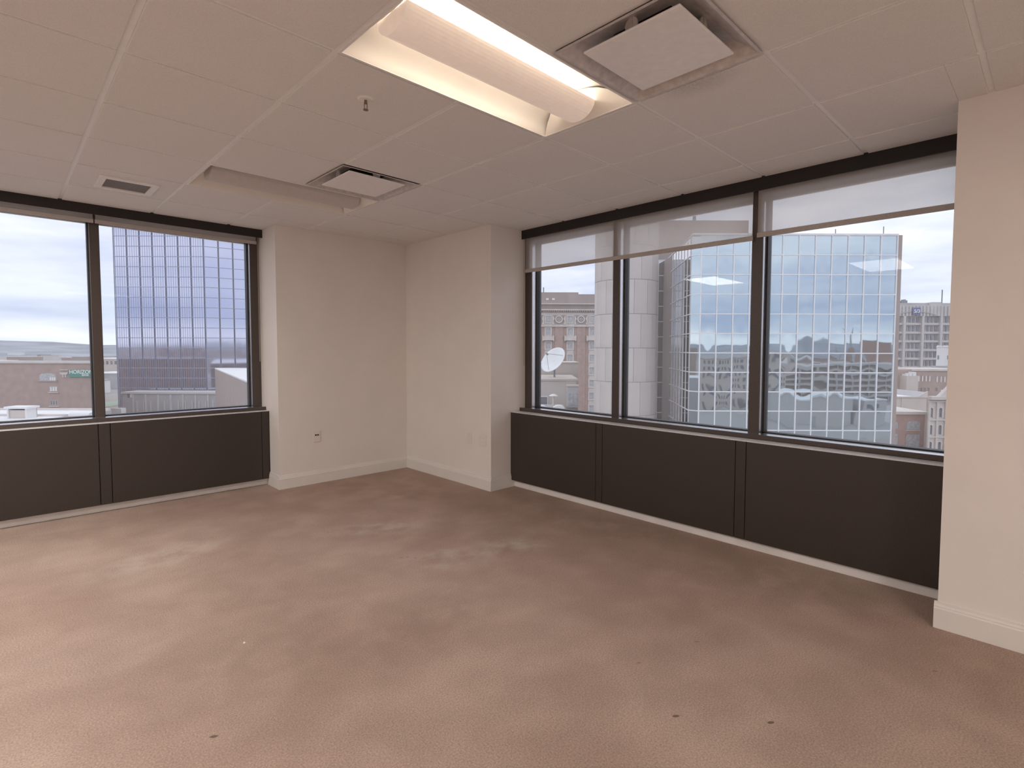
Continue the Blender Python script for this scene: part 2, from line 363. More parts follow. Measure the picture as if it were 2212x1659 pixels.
# dark convector covers
def cover(side, s0, s1, d0, dl, seams, label):
    B = wmap(side); t = thing('convector_cover', label, 'radiator cover', (d0, -(s0+s1)/2, .07) if side == 'R' else (-(s0+s1)/2, d0, .07))
    g = .0022; cuts = [s0]+[v for p in seams for v in p]+[s1]
    for k in range(len(cuts)-1):
        mb = MB(); B(mb, cuts[k]+(g if k else .001), cuts[k+1]-g, d0, d0+.018, .070, .752)
        mb.build('panel' if cuts[k+1]-cuts[k] > .12 else 'joint_strip', M['bronze'], t, bevel=.0015)
    mb = MB(); B(mb, s0+.001, s1-.001, d0+.02, d0+.05, .07, .74); mb.build('carcass', M['dark'], t)
    lc = [s0+.001]+[p[1] for p in seams if p[1]-s0 > .2]+[s1-.001]
    for k in range(len(lc)-1):
        mb = MB(); B(mb, lc[k]+.0012, lc[k+1]-.0012, d0-.001, dl, .752, .7565); mb.build('ledge', M['ledge'], t, bevel=.001)
    return t
cover('R', WR, YP, .26, .383, [(2.569, 2.638), (3.791, 3.865)], 'dark brown metal convector cover under the three-pane window with lowered shades')
cover('L', WL, SE, .25, .336, [(WL+.004, 1.510), (2.703, 2.782), (3.93, 4.00)], 'dark brown metal convector cover under the window with raised shade')
# ------------------------------------------------------------------ roller shades
def shade(side, s0, s1, d, zb, zt, label, chain=None):
    B = wmap(side); t = thing('roller_shade', label, 'window shade', (d, -(s0+s1)/2, zb) if side == 'R' else (-(s0+s1)/2, d, zb))
    mb = MB()
    if side == 'R': mb.quad((d, -s1, zb+.02), (d, -s0, zb+.02), (d, -s0, zt), (d, -s1, zt))
    else: mb.quad((-s1, d, zb+.02), (-s0, d, zb+.02), (-s0, d, zt), (-s1, d, zt))
    mb.build('fabric', M['fabric'], t)
    mb = MB(); B(mb, s0-.004, s1+.004, d-.007, d+.007, zb, zb+.034); mb.build('hem_bar', M['rail'], t, bevel=.003)
    mb = MB()
    if side == 'R': mb.cyl((d+.004, -s1, zt+.006), .022, s1-s0, 1, 20)
    else: mb.cyl((-s1, d+.004, zt+.006), .022, s1-s0, 0, 20)
    mb.build('roller_tube', M['rail'], t, smooth=False)
    if chain:
        s, zl = chain; mb = MB()
        for dd in (-.018, .002):
            B(mb, s-.0012, s+.0012, d+dd-.0012, d+dd+.0012, zl, zt)
        B(mb, s-.0012, s+.0012, d-.018, d+.002, zl-.002, zl); mb.build('pull_chain', M['rail'], t)
    return t
shade('R', 1.523, 3.800, .440, 2.150, 2.506, 'beige translucent roller shade lowered over the two panes nearest the room corner', (1.512, 1.22))
shade('R', 3.836, 4.945, .440, 2.166, 2.506, 'beige translucent roller shade lowered over the single pane beside the near wall pier')
shade('L', 1.475, 2.735, .412, 2.428, 2.512, 'raised roller shade, only its hem bar showing, above the pane with the blue tower', (1.462, 1.25))
shade('L', 2.752, 3.955, .412, 2.428, 2.512, 'raised roller shade, only its hem bar showing, at the left edge of the photo')
# ================================================================== ceiling fixtures
def troffer(i, j, lit, label, group=None):
    x0, x1, y0, y1 = GX+i*G+.006, GX+(i+2)*G-.006, GY+j*G+.006, GY+(j+1)*G-.006
    cx, cy = (x0+x1)/2, (y0+y1)/2; hx, hy = (x1-x0)/2, (y1-y0)/2
    t = thing('ceiling_light', label, 'ceiling light', (cx, cy, H), 0, group)
    z = 0
    mb = MB()                                                      # thin flange
    for a in ((-hx, hx, -hy, -hy+.010), (-hx, hx, hy-.010, hy), (-hx, -hx+.010, -hy+.010, hy-.010), (hx-.010, hx, -hy+.010, hy-.010)):
        mb.box(*a, z-.001, z+.014)
    mb.build('flange', M['white'], t, local=True)
    mb = MB(); mb.box(-hx, hx, -hy, hy, .122, .134)
    mb.build('housing', M['white'], t, local=True)
    wing = [(hy-.010, .002), (hy-.018, .022), (hy-.035, .048), (hy-.065, .073), (hy-.105, .092), (.14, .106), (.06, .114), (0, .116)]
    for sgn in (-1, 1):                                            # curved reflector wings
        mb = MB(); A = []
        for (yy, zz) in wing:
            A.append([mb.bm.verts.new((xx, sgn*yy, zz)) for xx in (-hx+.01, hx-.01)])
        for k in range(len(A)-1): mb.bm.faces.new((A[k][0], A[k][1], A[k+1][1], A[k+1][0]))
        mb.build('reflector', M['reflector'], t, local=True, smooth=True)
    for sgn in (-1, 1):                                            # sloping end reflectors
        mb = MB(); n = 12; P0, P1 = [], []
        for k in range(n+1):
            yy = -hy+.01+(2*hy-.02)*k/n; u = abs(yy)/(hy-.01); zz = .105*(1-u**3.0)+.003
            P0.append(mb.bm.verts.new((sgn*(hx-.010), yy, .001))); P1.append(mb.bm.verts.new((sgn*(hx-.105*(1-u*u)-.012), yy, zz)))
        for k in range(n): mb.bm.faces.new((P0[k], P0[k+1], P1[k+1], P1[k]))
        mb.build('end_reflector', M['reflector'], t, local=True, smooth=True)
    mb = MB(); n = 18; rows = []                                   # half-round basket
    for xx, rr in ((-hx+.065, .0), (-hx+.066, .104), (hx-.066, .104), (hx-.065, .0)):
        rows.append([mb.bm.verts.new((xx, -rr*math.cos(math.pi*k/n), .056-.72*rr*math.sin(math.pi*k/n))) for k in range(n+1)])
    for a in range(3):
        for k in range(n): mb.bm.faces.new((rows[a][k], rows[a][k+1], rows[a+1][k+1], rows[a+1][k]))
    bmesh.ops.remove_doubles(mb.bm, verts=mb.bm.verts, dist=1e-5)
    mb.build('basket', M['basket_on' if lit else 'basket_off'], t, local=True, smooth=False)
    for yy in (-.022, .022):
        mb = MB(); mb.cyl((-hx+.12, yy, .088), .009, 2*hx-.24, 0, 10); mb.build('lamp_tube', M['tube' if lit else 'white'], t, local=True)
    if lit and j != 99 and group:                                  # fill lamps added outside the view to brighten the room
        ld = bpy.data.lights.new('troffer_lamp', 'AREA'); ld.shape = 'RECTANGLE'; ld.size = 1.15; ld.size_y = .55; ld.energy = FILL_W[(i, j)]; ld.color = (1, .97, .94)
        lo = bpy.data.objects.new('troffer_lamp', ld); lo.location = (0, 0, -.02); COL.objects.link(lo); lo.parent = t
    return t
troffer(1, -1, True, 'glowing recessed ceiling troffer with rounded central basket at the top of the photo')
troffer(1, 3, False, 'unlit recessed troffer with rounded basket near the room corner')
for i, j, w in ((-3, -1, 'beside the glowing one, left of the camera'), (-3, 3, 'nearest the window with the raised shade, out of frame'), (1, -5, 'over the near wall pier, behind the camera'), (-3, -5, 'over the middle of the room, behind the camera'), (1, -9, 'at the back wall by the pier'), (-3, -9, 'at the back wall, far left')):
    troffer(i, j, True, 'lit recessed troffer '+w, 'lit ceiling lights outside the view')
def diffuser(i, j, label, cone):
    cx, cy = GX+(i+.5)*G, GY+(j+.5)*G; t = thing('air_diffuser', label, 'air vent', (cx, cy, H)); h = G/2-.006
    prof = [(h, -.001), (h-.012, -.002), (h-.02, .006), (h-.05, .030), (h-.085, .050), (.17, .062), (.13, .070)]
    mb = MB(); R = []
    for r, z in prof:
        R.append([mb.bm.verts.new((sx*r, sy*r, z)) for sx, sy in ((-1, -1), (1, -1), (1, 1), (-1, 1))])
    for a in range(len(R)-1):
        for k in range(4): mb.bm.faces.new((R[a][k], R[a][(k+1) % 4], R[a+1][(k+1) % 4], R[a+1][k]))
    mb.build('cone', M[cone], t, local=True)
    mb = MB(); mb.cyl((0, 0, .070), .155, .02, 2, 24); mb.build('duct_neck', M['dark'], t, local=True)
    mb = MB(); mb.box(-.214, .214, -.214, .214, -.004, .006); mb.build('plaque', M['plate'], t, local=True, bevel=.004)
    for k in range(4):
        a = k*math.pi/2; mb = MB(); mb.cyl((.19*math.cos(a)-.003*abs(math.cos(a)), .19*math.sin(a)-.003*abs(math.sin(a)), .030), .028, .006, 0 if k % 2 == 0 else 1, 16)
        mb.box(.19*math.cos(a)-.006, .19*math.cos(a)+.006, .19*math.sin(a)-.006, .19*math.sin(a)+.006, .004, .06)
        mb.build('hanger', M['cone'], t, local=True)
    return t
diffuser(2, -2, 'large square ceiling diffuser with floating grey plaque beside the glowing troffer', 'cone')
diffuser(2, 2, 'small-looking square ceiling diffuser beside the unlit troffer near the corner', 'cone')
# return-air grille
t = thing('return_grille', 'white framed rectangular grille with dark mesh in the ceiling above the left window', 'air vent', (-2.645, -.50, H))
mb = MB()
for a in ((-.172, .172, -.172, -.135), (-.172, .172, .135, .172), (-.172, -.130, -.135, .135), (.130, .172, -.135, .135)): mb.box(*a, -.014, .002)
mb.build('frame', M['white'], t, local=True, bevel=.005)
mb = MB(); mb.box(-.131, .131, -.136, .136, -.002, .0); mb.build('mesh_panel', M['grille'], t, local=True)
# sprinkler
t = thing('sprinkler_head', 'small ceiling sprinkler head with round escutcheon left of the glowing troffer', 'sprinkler', (-2.071, -2.986, H))
mb = MB(); mb.cyl((0, 0, -.006), .030, .0065, 2, 24, .040); mb.build('escutcheon', M['white'], t, local=True)
mb = MB(); mb.cyl((0, 0, -.022), .007, .017, 2, 12); mb.build('body', M['brass'], t, local=True)
mb = MB(); mb.box(-.008, -.006, -.002, .002, -.046, -.016); mb.box(.006, .008, -.002, .002, -.046, -.016); mb.box(-.008, .008, -.002, .002, -.048, -.045)
mb.build('frame_arm', M['brass'], t, local=True)
mb = MB(); mb.cyl((0, 0, -.052), .012, .003, 2, 14); mb.build('deflector', M['brass'], t, local=True)
# ================================================================== wall plates
def plate(face, s, z, w, h, label, kind):
    """face 'L': on wall y=0 at x=-s ; 'R': on wall x=0 at y=-s"""
    t = thing('wall_plate', label, 'outlet', (-s, 0, z) if face == 'L' else (0, -s, z), 0 if face == 'L' else -math.pi/2)
    mb = MB(); mb.box(-w/2, w/2, -.006, -.0002, -h/2, h/2); mb.build('cover_plate', M['plastic'], t, local=True, bevel=.003)
    if kind == 'data':
        mb = MB(); mb.box(-.023, .023, -.0075, -.0055, -.006, .038); mb.build('insert', M['plastic'], t, local=True)
        for a in (-.011, .011):
            mb = MB(); mb.box(a-.0085, a+.0085, -.0082, -.0070, .008, .023); mb.build('jack', M['dark'], t, local=True)
    elif kind == 'blank':
        for zz in (-.035, .035):
            mb = MB(); mb.cyl((0, -.0068, zz), .003, .001, 1, 8); mb.build('screw', M['rail'], t, local=True)
    else:
        for xx in (-.024, .024):
            for zz in (-.02, .02):
                mb = MB(); mb.cyl((xx, -.0075, zz), .016, .002, 1, 16); r = mb.build('receptacle', M['plastic'], t, local=True)
                mb = MB()
                for q in (-.005, .005): mb.box(xx+q-.001, xx+q+.001, -.0082, -.0074, zz-.002, zz+.006)
                mb.build('slots', M['rail'], t, local=True).parent = r
    return t
plate('L', 1.065, .482, .075, .118, 'ivory data outlet plate with two black jacks on wall left of the corner', 'data')
plate('R', 1.165, .483, .075, .112, 'narrow blank ivory plate on the wall right of the corner', 'blank')
plate('R', 1.369, .483, .116, .114, 'wide double ivory outlet plate next to the pier edge', 'double')
tag(MB().cyl((-2.574, -2.711, .001), .006, .004, 2, 8, .003).build('paper_scrap', M['white']), 'tiny white scrap lying on the carpet', 'litter')
#EXTERIOR
# ================================================================== outside: the city below
GND = -22.0
FH = Vector((math.cos(YAW), math.sin(YAW), 0)); RH = Vector((math.sin(YAW), -math.cos(YAW), 0)); ROT = YAW-math.pi/2
def ray(px, py): return _f + _r*((px-CX)/FPX) - _u*((py-CY)/FPX)
def UZ(px, py, v):
    """lateral offset and height above the ground of a point seen at px, py when it stands v metres ahead"""
    d = ray(px, py); s = v/d.dot(FH); return d.dot(RH)*s, CAM.z+d.z*s-GND
def U(px, v, py=757): return UZ(px, py, v)[0]
def Z(py, v, px=1144): return UZ(px, py, v)[1]
def spot(u, v): p = CAM+FH*v+RH*u; return (p.x, p.y, GND)
def building(name, label, u, v, cat='building', group=None, turn=0):
    return thing(name, label, cat, spot(u, v), ROT+turn, group)
def em(name, col, rough=.8, n=(.6, .06, 4), metal=0, bump=None): return principled(name, col, rough, metal, noise=n, bump=bump)
M['brick'] = em('weathered_brick', (.47, .34, .29), n=(1.4, .10, 6))
M['brick2'] = em('brown_brick', (.44, .33, .29), n=(.5, .10, 6))
M['red_brick'] = em('rose_brick', (.50, .33, .28), n=(.8, .08, 6))
M['stone'] = em('pale_limestone', (.66, .60, .56), n=(.7, .08, 5))
M['stone2'] = em('beige_stone_panel', (.62, .56, .52), n=(.35, .09, 6))
M['stucco'] = em('cream_stucco', (.62, .55, .50), n=(.4, .06, 5))
M['concrete'] = em('grey_concrete', (.60, .57, .56), n=(.3, .06, 5))
M['pale'] = em('white_painted_block', (.78, .77, .76), n=(.4, .03, 4))
M['roofw'] = em('white_roof_membrane', (.84, .84, .86), n=(.15, .05, 5))
M['roofg'] = em('grey_roof', (.46, .45, .46), n=(.2, .08, 5))
M['brown'] = em('brown_cladding', (.40, .33, .30), n=(.3, .05, 3))
M['steel'] = em('grey_mast_steel', (.30, .30, .32), .5)
M['pane'] = principled('dull_window_pane', (.22, .22, .25), .12, 0, .9, noise=(.6, .25, 2))
M['blind'] = em('window_with_blind', (.50, .50, .52), .5, n=(2.2, .18, 1))
M['lit'] = em('white_blind', (.85, .85, .85), .5)
M['mull'] = em('white_mullion', (.86, .86, .88), .4)
M['mull2'] = em('blue_grey_mullion', (.36, .38, .50), .4)
M['green'] = em('green_sign_board', (.10, .30, .24), .5)
M['blue'] = em('blue_sign_board', (.10, .13, .33), .4)
M['signw'] = em('white_lettering', (.9, .9, .9), .5)
M['dish'] = em('white_dish', (.86, .88, .89), .45)
M['lawn'] = em('winter_lawn', (.34, .40, .30), .9, n=(.08, .12, 5))
M['woods'] = em('distant_winter_woods', (.34, .355, .40), .95, n=(.006, .25, 10))  # blue-grey haze of distance mixed into the woodland colour
def mirror(name, col, rough, wscale, wstr):
    m = principled(name, col, rough, 1.0)
    t = m.node_tree; b = t.nodes['Principled BSDF']
    tcn = t.nodes.new('ShaderNodeTexCoord'); n = t.nodes.new('ShaderNodeTexNoise'); n.inputs['Scale'].default_value = wscale; n.inputs['Detail'].default_value = 1
    oi = t.nodes.new('ShaderNodeObjectInfo'); va = t.nodes.new('ShaderNodeVectorMath'); va.operation = 'ADD'
    sc = t.nodes.new('ShaderNodeVectorMath'); sc.operation = 'SCALE'; t.links.new(oi.outputs['Location'], sc.inputs[0]); sc.inputs['Scale'].default_value = .37
    t.links.new(tcn.outputs['Object'], va.inputs[0]); t.links.new(sc.outputs[0], va.inputs[1]); t.links.new(va.outputs[0], n.inputs[0])
    bn = t.nodes.new('ShaderNodeBump'); bn.inputs['Strength'].default_value = wstr; bn.inputs['Distance'].default_value = .03
    t.links.new(n.outputs['Fac'], bn.inputs['Height']); t.links.new(bn.outputs[0], b.inputs['Normal'])
    return m
M['mirror'] = mirror('teal_mirror_glass', (.52, .60, .64), .02, .55, .07)
M['mirror_side'] = mirror('bronze_mirror_glass', (.50, .48, .48), .05, .5, .2)
M['mirror_blue'] = mirror('blue_mirror_glass', (.60, .61, .74), .06, .25, .10)
def boxl(t, name, mat, *b, bevel=0, smooth=False):
    mb = MB()
    for q in b: mb.box(*q)
    return mb.build(name, M[mat], t, local=True, bevel=bevel)
def boxr(t, name, mat, u0, px0, px1, v, y0, y1, z0, z1):
    """block whose flanks recede along the lines of sight of its front corners (plan: a trapezium)"""
    mb = MB(); mb.prism([(U(px0, v+y0)-u0, y0), (U(px1, v+y0)-u0, y0), (U(px1, v+y1)-u0, y1), (U(px0, v+y1)-u0, y1)], 2, z0, z1)
    return mb.build(name, M[mat], t, local=True)
def win(t, x, z, w, h, y, frame='stone', pane='pane', fr=.12, proud=.10, name='window', arch=False, bars=1):
    """a window on a wall whose face is at local y: frame standing proud, pane set back inside it"""
    mb = MB(); x0, x1, z0, z1 = x-w/2, x+w/2, z-h/2, z+h/2
    if arch:
        n = 8; r = w/2
        out = [(x0-fr, z0), (x0-fr, z1-r)]+[(x-(r+fr)*math.cos(math.pi*k/n), z1-r+(r+fr)*math.sin(math.pi*k/n)) for k in range(1, n)]+[(x1+fr, z1-r), (x1+fr, z0)]
        inn = [(x0, z0), (x0, z1-r)]+[(x-r*math.cos(math.pi*k/n), z1-r+r*math.sin(math.pi*k/n)) for k in range(1, n)]+[(x1, z1-r), (x1, z0)]
        for k in range(len(out)-1):
            v = [mb.bm.verts.new((p[0], yy, p[1])) for yy in (y-proud, y) for p in (out[k], out[k+1], inn[k+1], inn[k])]
            for q in ((0, 1, 2, 3), (0, 4, 5, 1), (3, 2, 6, 7)): mb.bm.faces.new([v[i] for i in q])
        f = mb.build(name, M[frame], t, local=True)
        mb = MB(); A = [mb.bm.verts.new((p[0], y-.03, p[1])) for p in inn]; mb.bm.faces.new(A)
        mb.build('pane', M[pane], f, local=True)
    else:
        mb.box(x0-fr, x0, y-proud, y, z0-fr, z1+fr); mb.box(x1, x1+fr, y-proud, y, z0-fr, z1+fr)
        mb.box(x0, x1, y-proud, y, z0-fr, z0); mb.box(x0, x1, y-proud, y, z1, z1+fr)
        for k in range(bars): zz = z0+(k+1)*h/(bars+1); mb.box(x0, x1, y-.06, y-.03, zz-.04, zz+.04)
        f = mb.build(name, M[frame], t, local=True)
        mb = MB(); mb.box(x0, x1, y-.025, y+.005, z0, z1); mb.build('pane', M[pane], f, local=True)
    return f
def text_mesh(name, txt, size, mat, parent, loc, extr=.02, bold=0):
    cu = bpy.data.curves.new(name, 'FONT'); cu.body = txt; cu.size = size; cu.extrude = extr; cu.offset = bold; cu.align_x = 'CENTER'; cu.align_y = 'CENTER'
    tmp = bpy.data.objects.new('tmp', cu); COL.objects.link(tmp); bpy.context.view_layer.update()
    me = bpy.data.meshes.new_from_object(tmp.evaluated_get(bpy.context.evaluated_depsgraph_get())); bpy.data.objects.remove(tmp)
    me.materials.clear(); me.materials.append(M[mat]); me.transform(Matrix.Rotation(math.pi/2, 4, 'X'))
    o = bpy.data.objects.new(name, me); COL.objects.link(o); o.parent = parent; o.location = loc; return o
# ------------------------------------------------------------------ ground and hills
def ground_mat():
    m = principled('city_ground', (.4, .38, .37), .95)
    t = m.node_tree; b = t.nodes['Principled BSDF']; g = t.nodes.new('ShaderNodeNewGeometry')
    v = t.nodes.new('ShaderNodeTexVoronoi'); v.inputs['Scale'].default_value = .022; t.links.new(g.outputs['Position'], v.inputs['Vector'])
    hs = t.nodes.new('ShaderNodeSeparateColor'); t.links.new(v.outputs['Color'], hs.inputs[0])
    r = t.nodes.new('ShaderNodeValToRGB'); r.color_ramp.interpolation = 'CONSTANT'
    cols = ((0, (.36, .34, .34)), (.2, (.40, .33, .29)), (.4, (.33, .34, .29)), (.55, (.45, .43, .43)), (.7, (.36, .30, .27)), (.86, (.62, .61, .62)))
    r.color_ramp.elements[0].color = (*cols[0][1], 1); r.color_ramp.elements[1].position = cols[1][0]; r.color_ramp.elements[1].color = (*cols[1][1], 1)
    for p, c in cols[2:]: e_ = r.color_ramp.elements.new(p); e_.color = (*c, 1)
    t.links.new(hs.outputs[0], r.inputs[0])
    n = t.nodes.new('ShaderNodeTexNoise'); n.inputs['Scale'].default_value = .05; n.inputs['Detail'].default_value = 8; t.links.new(g.outputs['Position'], n.inputs[0])
    mx = t.nodes.new('ShaderNodeMixRGB'); mx.inputs[0].default_value = .45; t.links.new(r.outputs[0], mx.inputs[1])
    r2 = t.nodes.new('ShaderNodeValToRGB'); r2.color_ramp.elements[0].color = (.27, .25, .24, 1); r2.color_ramp.elements[1].color = (.50, .46, .44, 1); t.links.new(n.outputs['Fac'], r2.inputs[0])
    t.links.new(r2.outputs[0], mx.inputs[2]); t.links.new(mx.outputs[0], b.inputs['Base Color']); return m
mb = MB(); nseg = 48; rings = [30, 120, 400, 1200, 3600]
pr_ = None
for R_ in rings:
    cur = [mb.bm.verts.new((CAM.x+R_*math.cos(2*math.pi*k/nseg), CAM.y+R_*math.sin(2*math.pi*k/nseg), GND)) for k in range(nseg)]
    if pr_:
        for k in range(nseg): mb.bm.faces.new((pr_[k], cur[k], cur[(k+1) % nseg], pr_[(k+1) % nseg]))
    else: mb.bm.faces.new(cur)
    pr_ = cur
struct(mb.build('ground', ground_mat()))
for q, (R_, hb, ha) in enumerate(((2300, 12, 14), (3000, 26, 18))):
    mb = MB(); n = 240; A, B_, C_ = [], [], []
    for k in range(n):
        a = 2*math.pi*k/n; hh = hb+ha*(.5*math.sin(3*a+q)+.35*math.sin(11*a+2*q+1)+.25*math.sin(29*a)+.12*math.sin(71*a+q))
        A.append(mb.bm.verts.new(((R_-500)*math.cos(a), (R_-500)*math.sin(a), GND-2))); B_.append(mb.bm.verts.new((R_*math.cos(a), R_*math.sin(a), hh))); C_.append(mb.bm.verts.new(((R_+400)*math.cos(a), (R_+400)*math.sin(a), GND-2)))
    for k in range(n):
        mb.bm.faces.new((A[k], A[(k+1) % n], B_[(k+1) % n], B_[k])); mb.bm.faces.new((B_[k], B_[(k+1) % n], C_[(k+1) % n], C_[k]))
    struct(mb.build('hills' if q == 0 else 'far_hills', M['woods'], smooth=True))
# ------------------------------------------------------------------ mirror-glass office block beyond the right window
V0 = 55.0; UA = U(1511, V0); WP = (U(1930, V0)-UA)/12; ZT = Z(508, V0, 1720); HP = (ZT-Z(971, V0, 1720))/11
NR = int(ZT/HP)
t = building('mirror_office_block', 'teal mirror-glass office block with white grid filling most of the right window', UA, V0)
boxl(t, 'core', 'brown', (.05, 12*WP-.05, .12, 30, 0, ZT-.1), (.55, 6, 1.2, 34, 0, ZT-.1))
def pillow(seed):
    rnd = random.Random(seed); mb = MB(); n = 6; amp = rnd.choice((-1, 1))*rnd.uniform(.0015, .0045); ph = rnd.uniform(0, 6)
    vs = [[mb.bm.verts.new(((a/n-.5)*(WP-.02), amp*(math.sin(math.pi*a/n)*math.sin(math.pi*b_/n)+.35*math.sin(2*math.pi*a/n+ph)*math.sin(math.pi*b_/n)), (b_/n-.5)*(HP-.02))) for b_ in range(n+1)] for a in range(n+1)]
    for a in range(n):
        for b_ in range(n): mb.bm.faces.new((vs[a][b_], vs[a+1][b_], vs[a+1][b_+1], vs[a][b_+1]))
    return mb
pro = [pillow(k).build('glass_panel', M['mirror'], t, smooth=True, local=True) for k in range(8)]
k = 0
for c in range(12):
    for r in range(12):
        loc = ((c+.5)*WP, 0, ZT-(r+.5)*HP)
        if k < 8: o = pro[k]; o.location = loc
        else: o = inst(pro[random.randrange(8)], t, loc, 0, 'glass_panel')
        o.rotation_euler = (random.gauss(0, .0012), 0, random.gauss(0, .0018)); k += 1
boxl(t, 'lower_glazing', 'mirror', (0, 12*WP, 0, .05, 0, ZT-12*HP))
mb = MB()
for c in range(13): mb.box(c*WP-.055, c*WP+.055, -.09, .03, 0, ZT)
for r in range(NR): z_ = ZT-r*HP; mb.box(0, 12*WP, -.08, .03, z_-.05, z_+.05)
tag(mb.build('mullion_grid', M['mull'], t, local=True), kind='stuff')
# chamfered corner, receding side and set-back wing
P = [(0, 0), (-.95, .75), (U(1437, 70.5)-UA, 15.5), (U(1300, 70.5)-UA, 15.5)]
P[1] = (U(1489, 55.75)-UA, .75)
for k, (nm, mt, nc) in enumerate((('corner_glazing', 'mirror', 1), ('side_glazing', 'mirror_side', 9), ('wing_glazing', 'mirror_side', 8))):
    (xa, ya), (xb, yb) = P[k], P[k+1]
    mb = MB(); mb.quad((xa, ya, 0), (xb, yb, 0), (xb, yb, ZT), (xa, ya, ZT)); mb.build(nm, M[mt], t, local=True)
    mb = MB(); dx, dy = xb-xa, yb-ya; ll = math.hypot(dx, dy); nx, ny = (dy/ll, -dx/ll) if k < 2 else (0, -1)
    if k < 2: nx, ny = -abs(dy)/ll, -abs(dx)/ll
    for c in range(nc+1):
        x, y = xa+dx*c/nc, ya+dy*c/nc
        mb.box(x-.05, x+.05, y-.05, y+.05, 0, ZT)
    for r in range(NR):
        z_ = ZT-r*HP
        q = [(xa, ya), (xb, yb), (xb+nx*.07, yb+ny*.07), (xa+nx*.07, ya+ny*.07)]
        mb.prism(q, 2, z_-.045, z_+.045)
    tag(mb.build(nm.split('_')[0]+'_mullions', M['mull'], t, local=True), kind='stuff')
boxl(t, 'coping', 'mull', (-.9, 12*WP+.05, -.12, .5, ZT, ZT+.16))
boxl(t, 'end_wall', 'brown', (12*WP, 12*WP+.55, .05, 30, 0, ZT+.05))
for c in range(3): boxl(t, 'roof_mast', 'steel', (6.1*WP+c*3.1*WP, 6.1*WP+c*3.1*WP+.07, 3, 3.07, ZT, ZT+1.0+.3*c))
# round stone stair tower
VC = 62.0; RC = (U(1418, VC)-U(1284, VC))/2; UC = (U(1418, VC)+U(1284, VC))/2
t = building('stone_stair_tower', 'round stair tower clad in beige stone panels, left of the mirror-glass block', UC, VC)
HC = (Z(692-8, VC, 1352)-Z(762-8, VC, 1352)); zref = Z(692-10, VC, 1352); z0 = zref % HC
mb = MB(); mb.cyl((0, 0, 0), RC-.06, 46, 2, 40); mb.build('core', M['roofg'], t, local=True, smooth=False)
NP = 14
mb = MB(); seg = 5; A = []
for k in range(seg+1):
    a = (k/seg-.5)*(2*math.pi/NP-.02/RC*1.6); A.append([mb.bm.verts.new((rr*math.sin(a), -rr*math.cos(a), zz)) for rr, zz in ((RC-.06, .025), (RC, .025), (RC, HC-.025), (RC-.06, HC-.025))])
for k in range(seg):
    for q in range(3): mb.bm.faces.new((A[k][q], A[k+1][q], A[k+1][q+1], A[k][q+1]))
mb.bm.faces.new(A[0][::-1]); mb.bm.faces.new(A[-1])
pp = mb.build('stone_panel', M['stone2'], t, local=True, smooth=False); first = True
for c in range(-1, 12):
    for k in range(NP):
        ang = (k+(.5 if c % 2 else 0)+.15)*2*math.pi/NP
        if first: pp.location = (0, 0, z0+c*HC); pp.rotation_euler = (0, 0, ang); first = False
        else: inst(pp, t, (0, 0, z0+c*HC), ang, 'stone_panel')
# brown penthouse behind the mirror block
VB = 80.0; t = building('brown_office_slab', 'plain brown flat-topped slab with a mast, seen through the lowered shade', U(1500, VB), VB)
xa, xb = U(1380, VB)-U(1500, VB), U(1611, VB)-U(1500, VB)
boxl(t, 'block', 'brown', (xa, xb, 0, 14, 0, Z(476, VB, 1500))); boxl(t, 'mast', 'steel', (-.2, .2, 1, 1.4, Z(476, VB, 1500), Z(463, VB, 1500)))
# ------------------------------------------------------------------ ornate brick hotel
VH = 143.0; UH = U(1184, VH); t = building('ornate_brick_hotel', 'old red-brown brick hotel with pale carved frieze and balconies behind the dish', UH, VH)
def hx(px): return U(px, VH)-UH
def hz(py): return Z(py, VH, 1220)
boxl(t, 'wall', 'brick', (hx(1090), hx(1330), 0, 25, 0, hz(668)))
boxl(t, 'attic', 'brown', (hx(1090), hx(1249), .5, 25, hz(668), hz(631)), (hx(1249), hx(1330), .5, 25, hz(668), hz(635)))
boxl(t, 'cornice', 'stone', (hx(1090), hx(1330), -1.1, .5, hz(671), hz(668.5)), (hx(1090), hx(1330), -.3, .5, hz(657.5), hz(655.5)))
boxl(t, 'dentil_course', 'stone', *[(hx(1100+4*k), hx(1102+4*k), -.7, 0, hz(674), hz(671)) for k in range(57)])
boxl(t, 'frieze', 'stone', (hx(1090), hx(1330), -.12, 0, hz(704), hz(675)))
boxl(t, 'belt_course', 'stone', (hx(1090), hx(1330), -.5, 0, hz(706), hz(703)))
boxl(t, 'chimney_pipe', 'steel', (hx(1173), hx(1175.5), 3, 3.4, hz(632), hz(618)))
for px in (1167, 1176): pass
for px in (1182, 1195): boxl(t, 'attic_lamp', 'lit', (hx(px)-.35, hx(px)+.35, .35, .52, hz(648), hz(644)))
def ring(t, x, y, z, r1, r0, mat, name):
    mb = MB(); n = 20
    O = [[mb.bm.verts.new((x+r*math.cos(2*math.pi*k/n), yy, z+r*math.sin(2*math.pi*k/n))) for k in range(n)] for r, yy in ((r1, y), (r1, y-.25), (r0, y-.25), (r0, y))]
    for a in range(3):
        for k in range(n): mb.bm.faces.new((O[a][k], O[a][(k+1) % n], O[a+1][(k+1) % n], O[a+1][k]))
    return mb.build(name, M[mat], t, local=True)
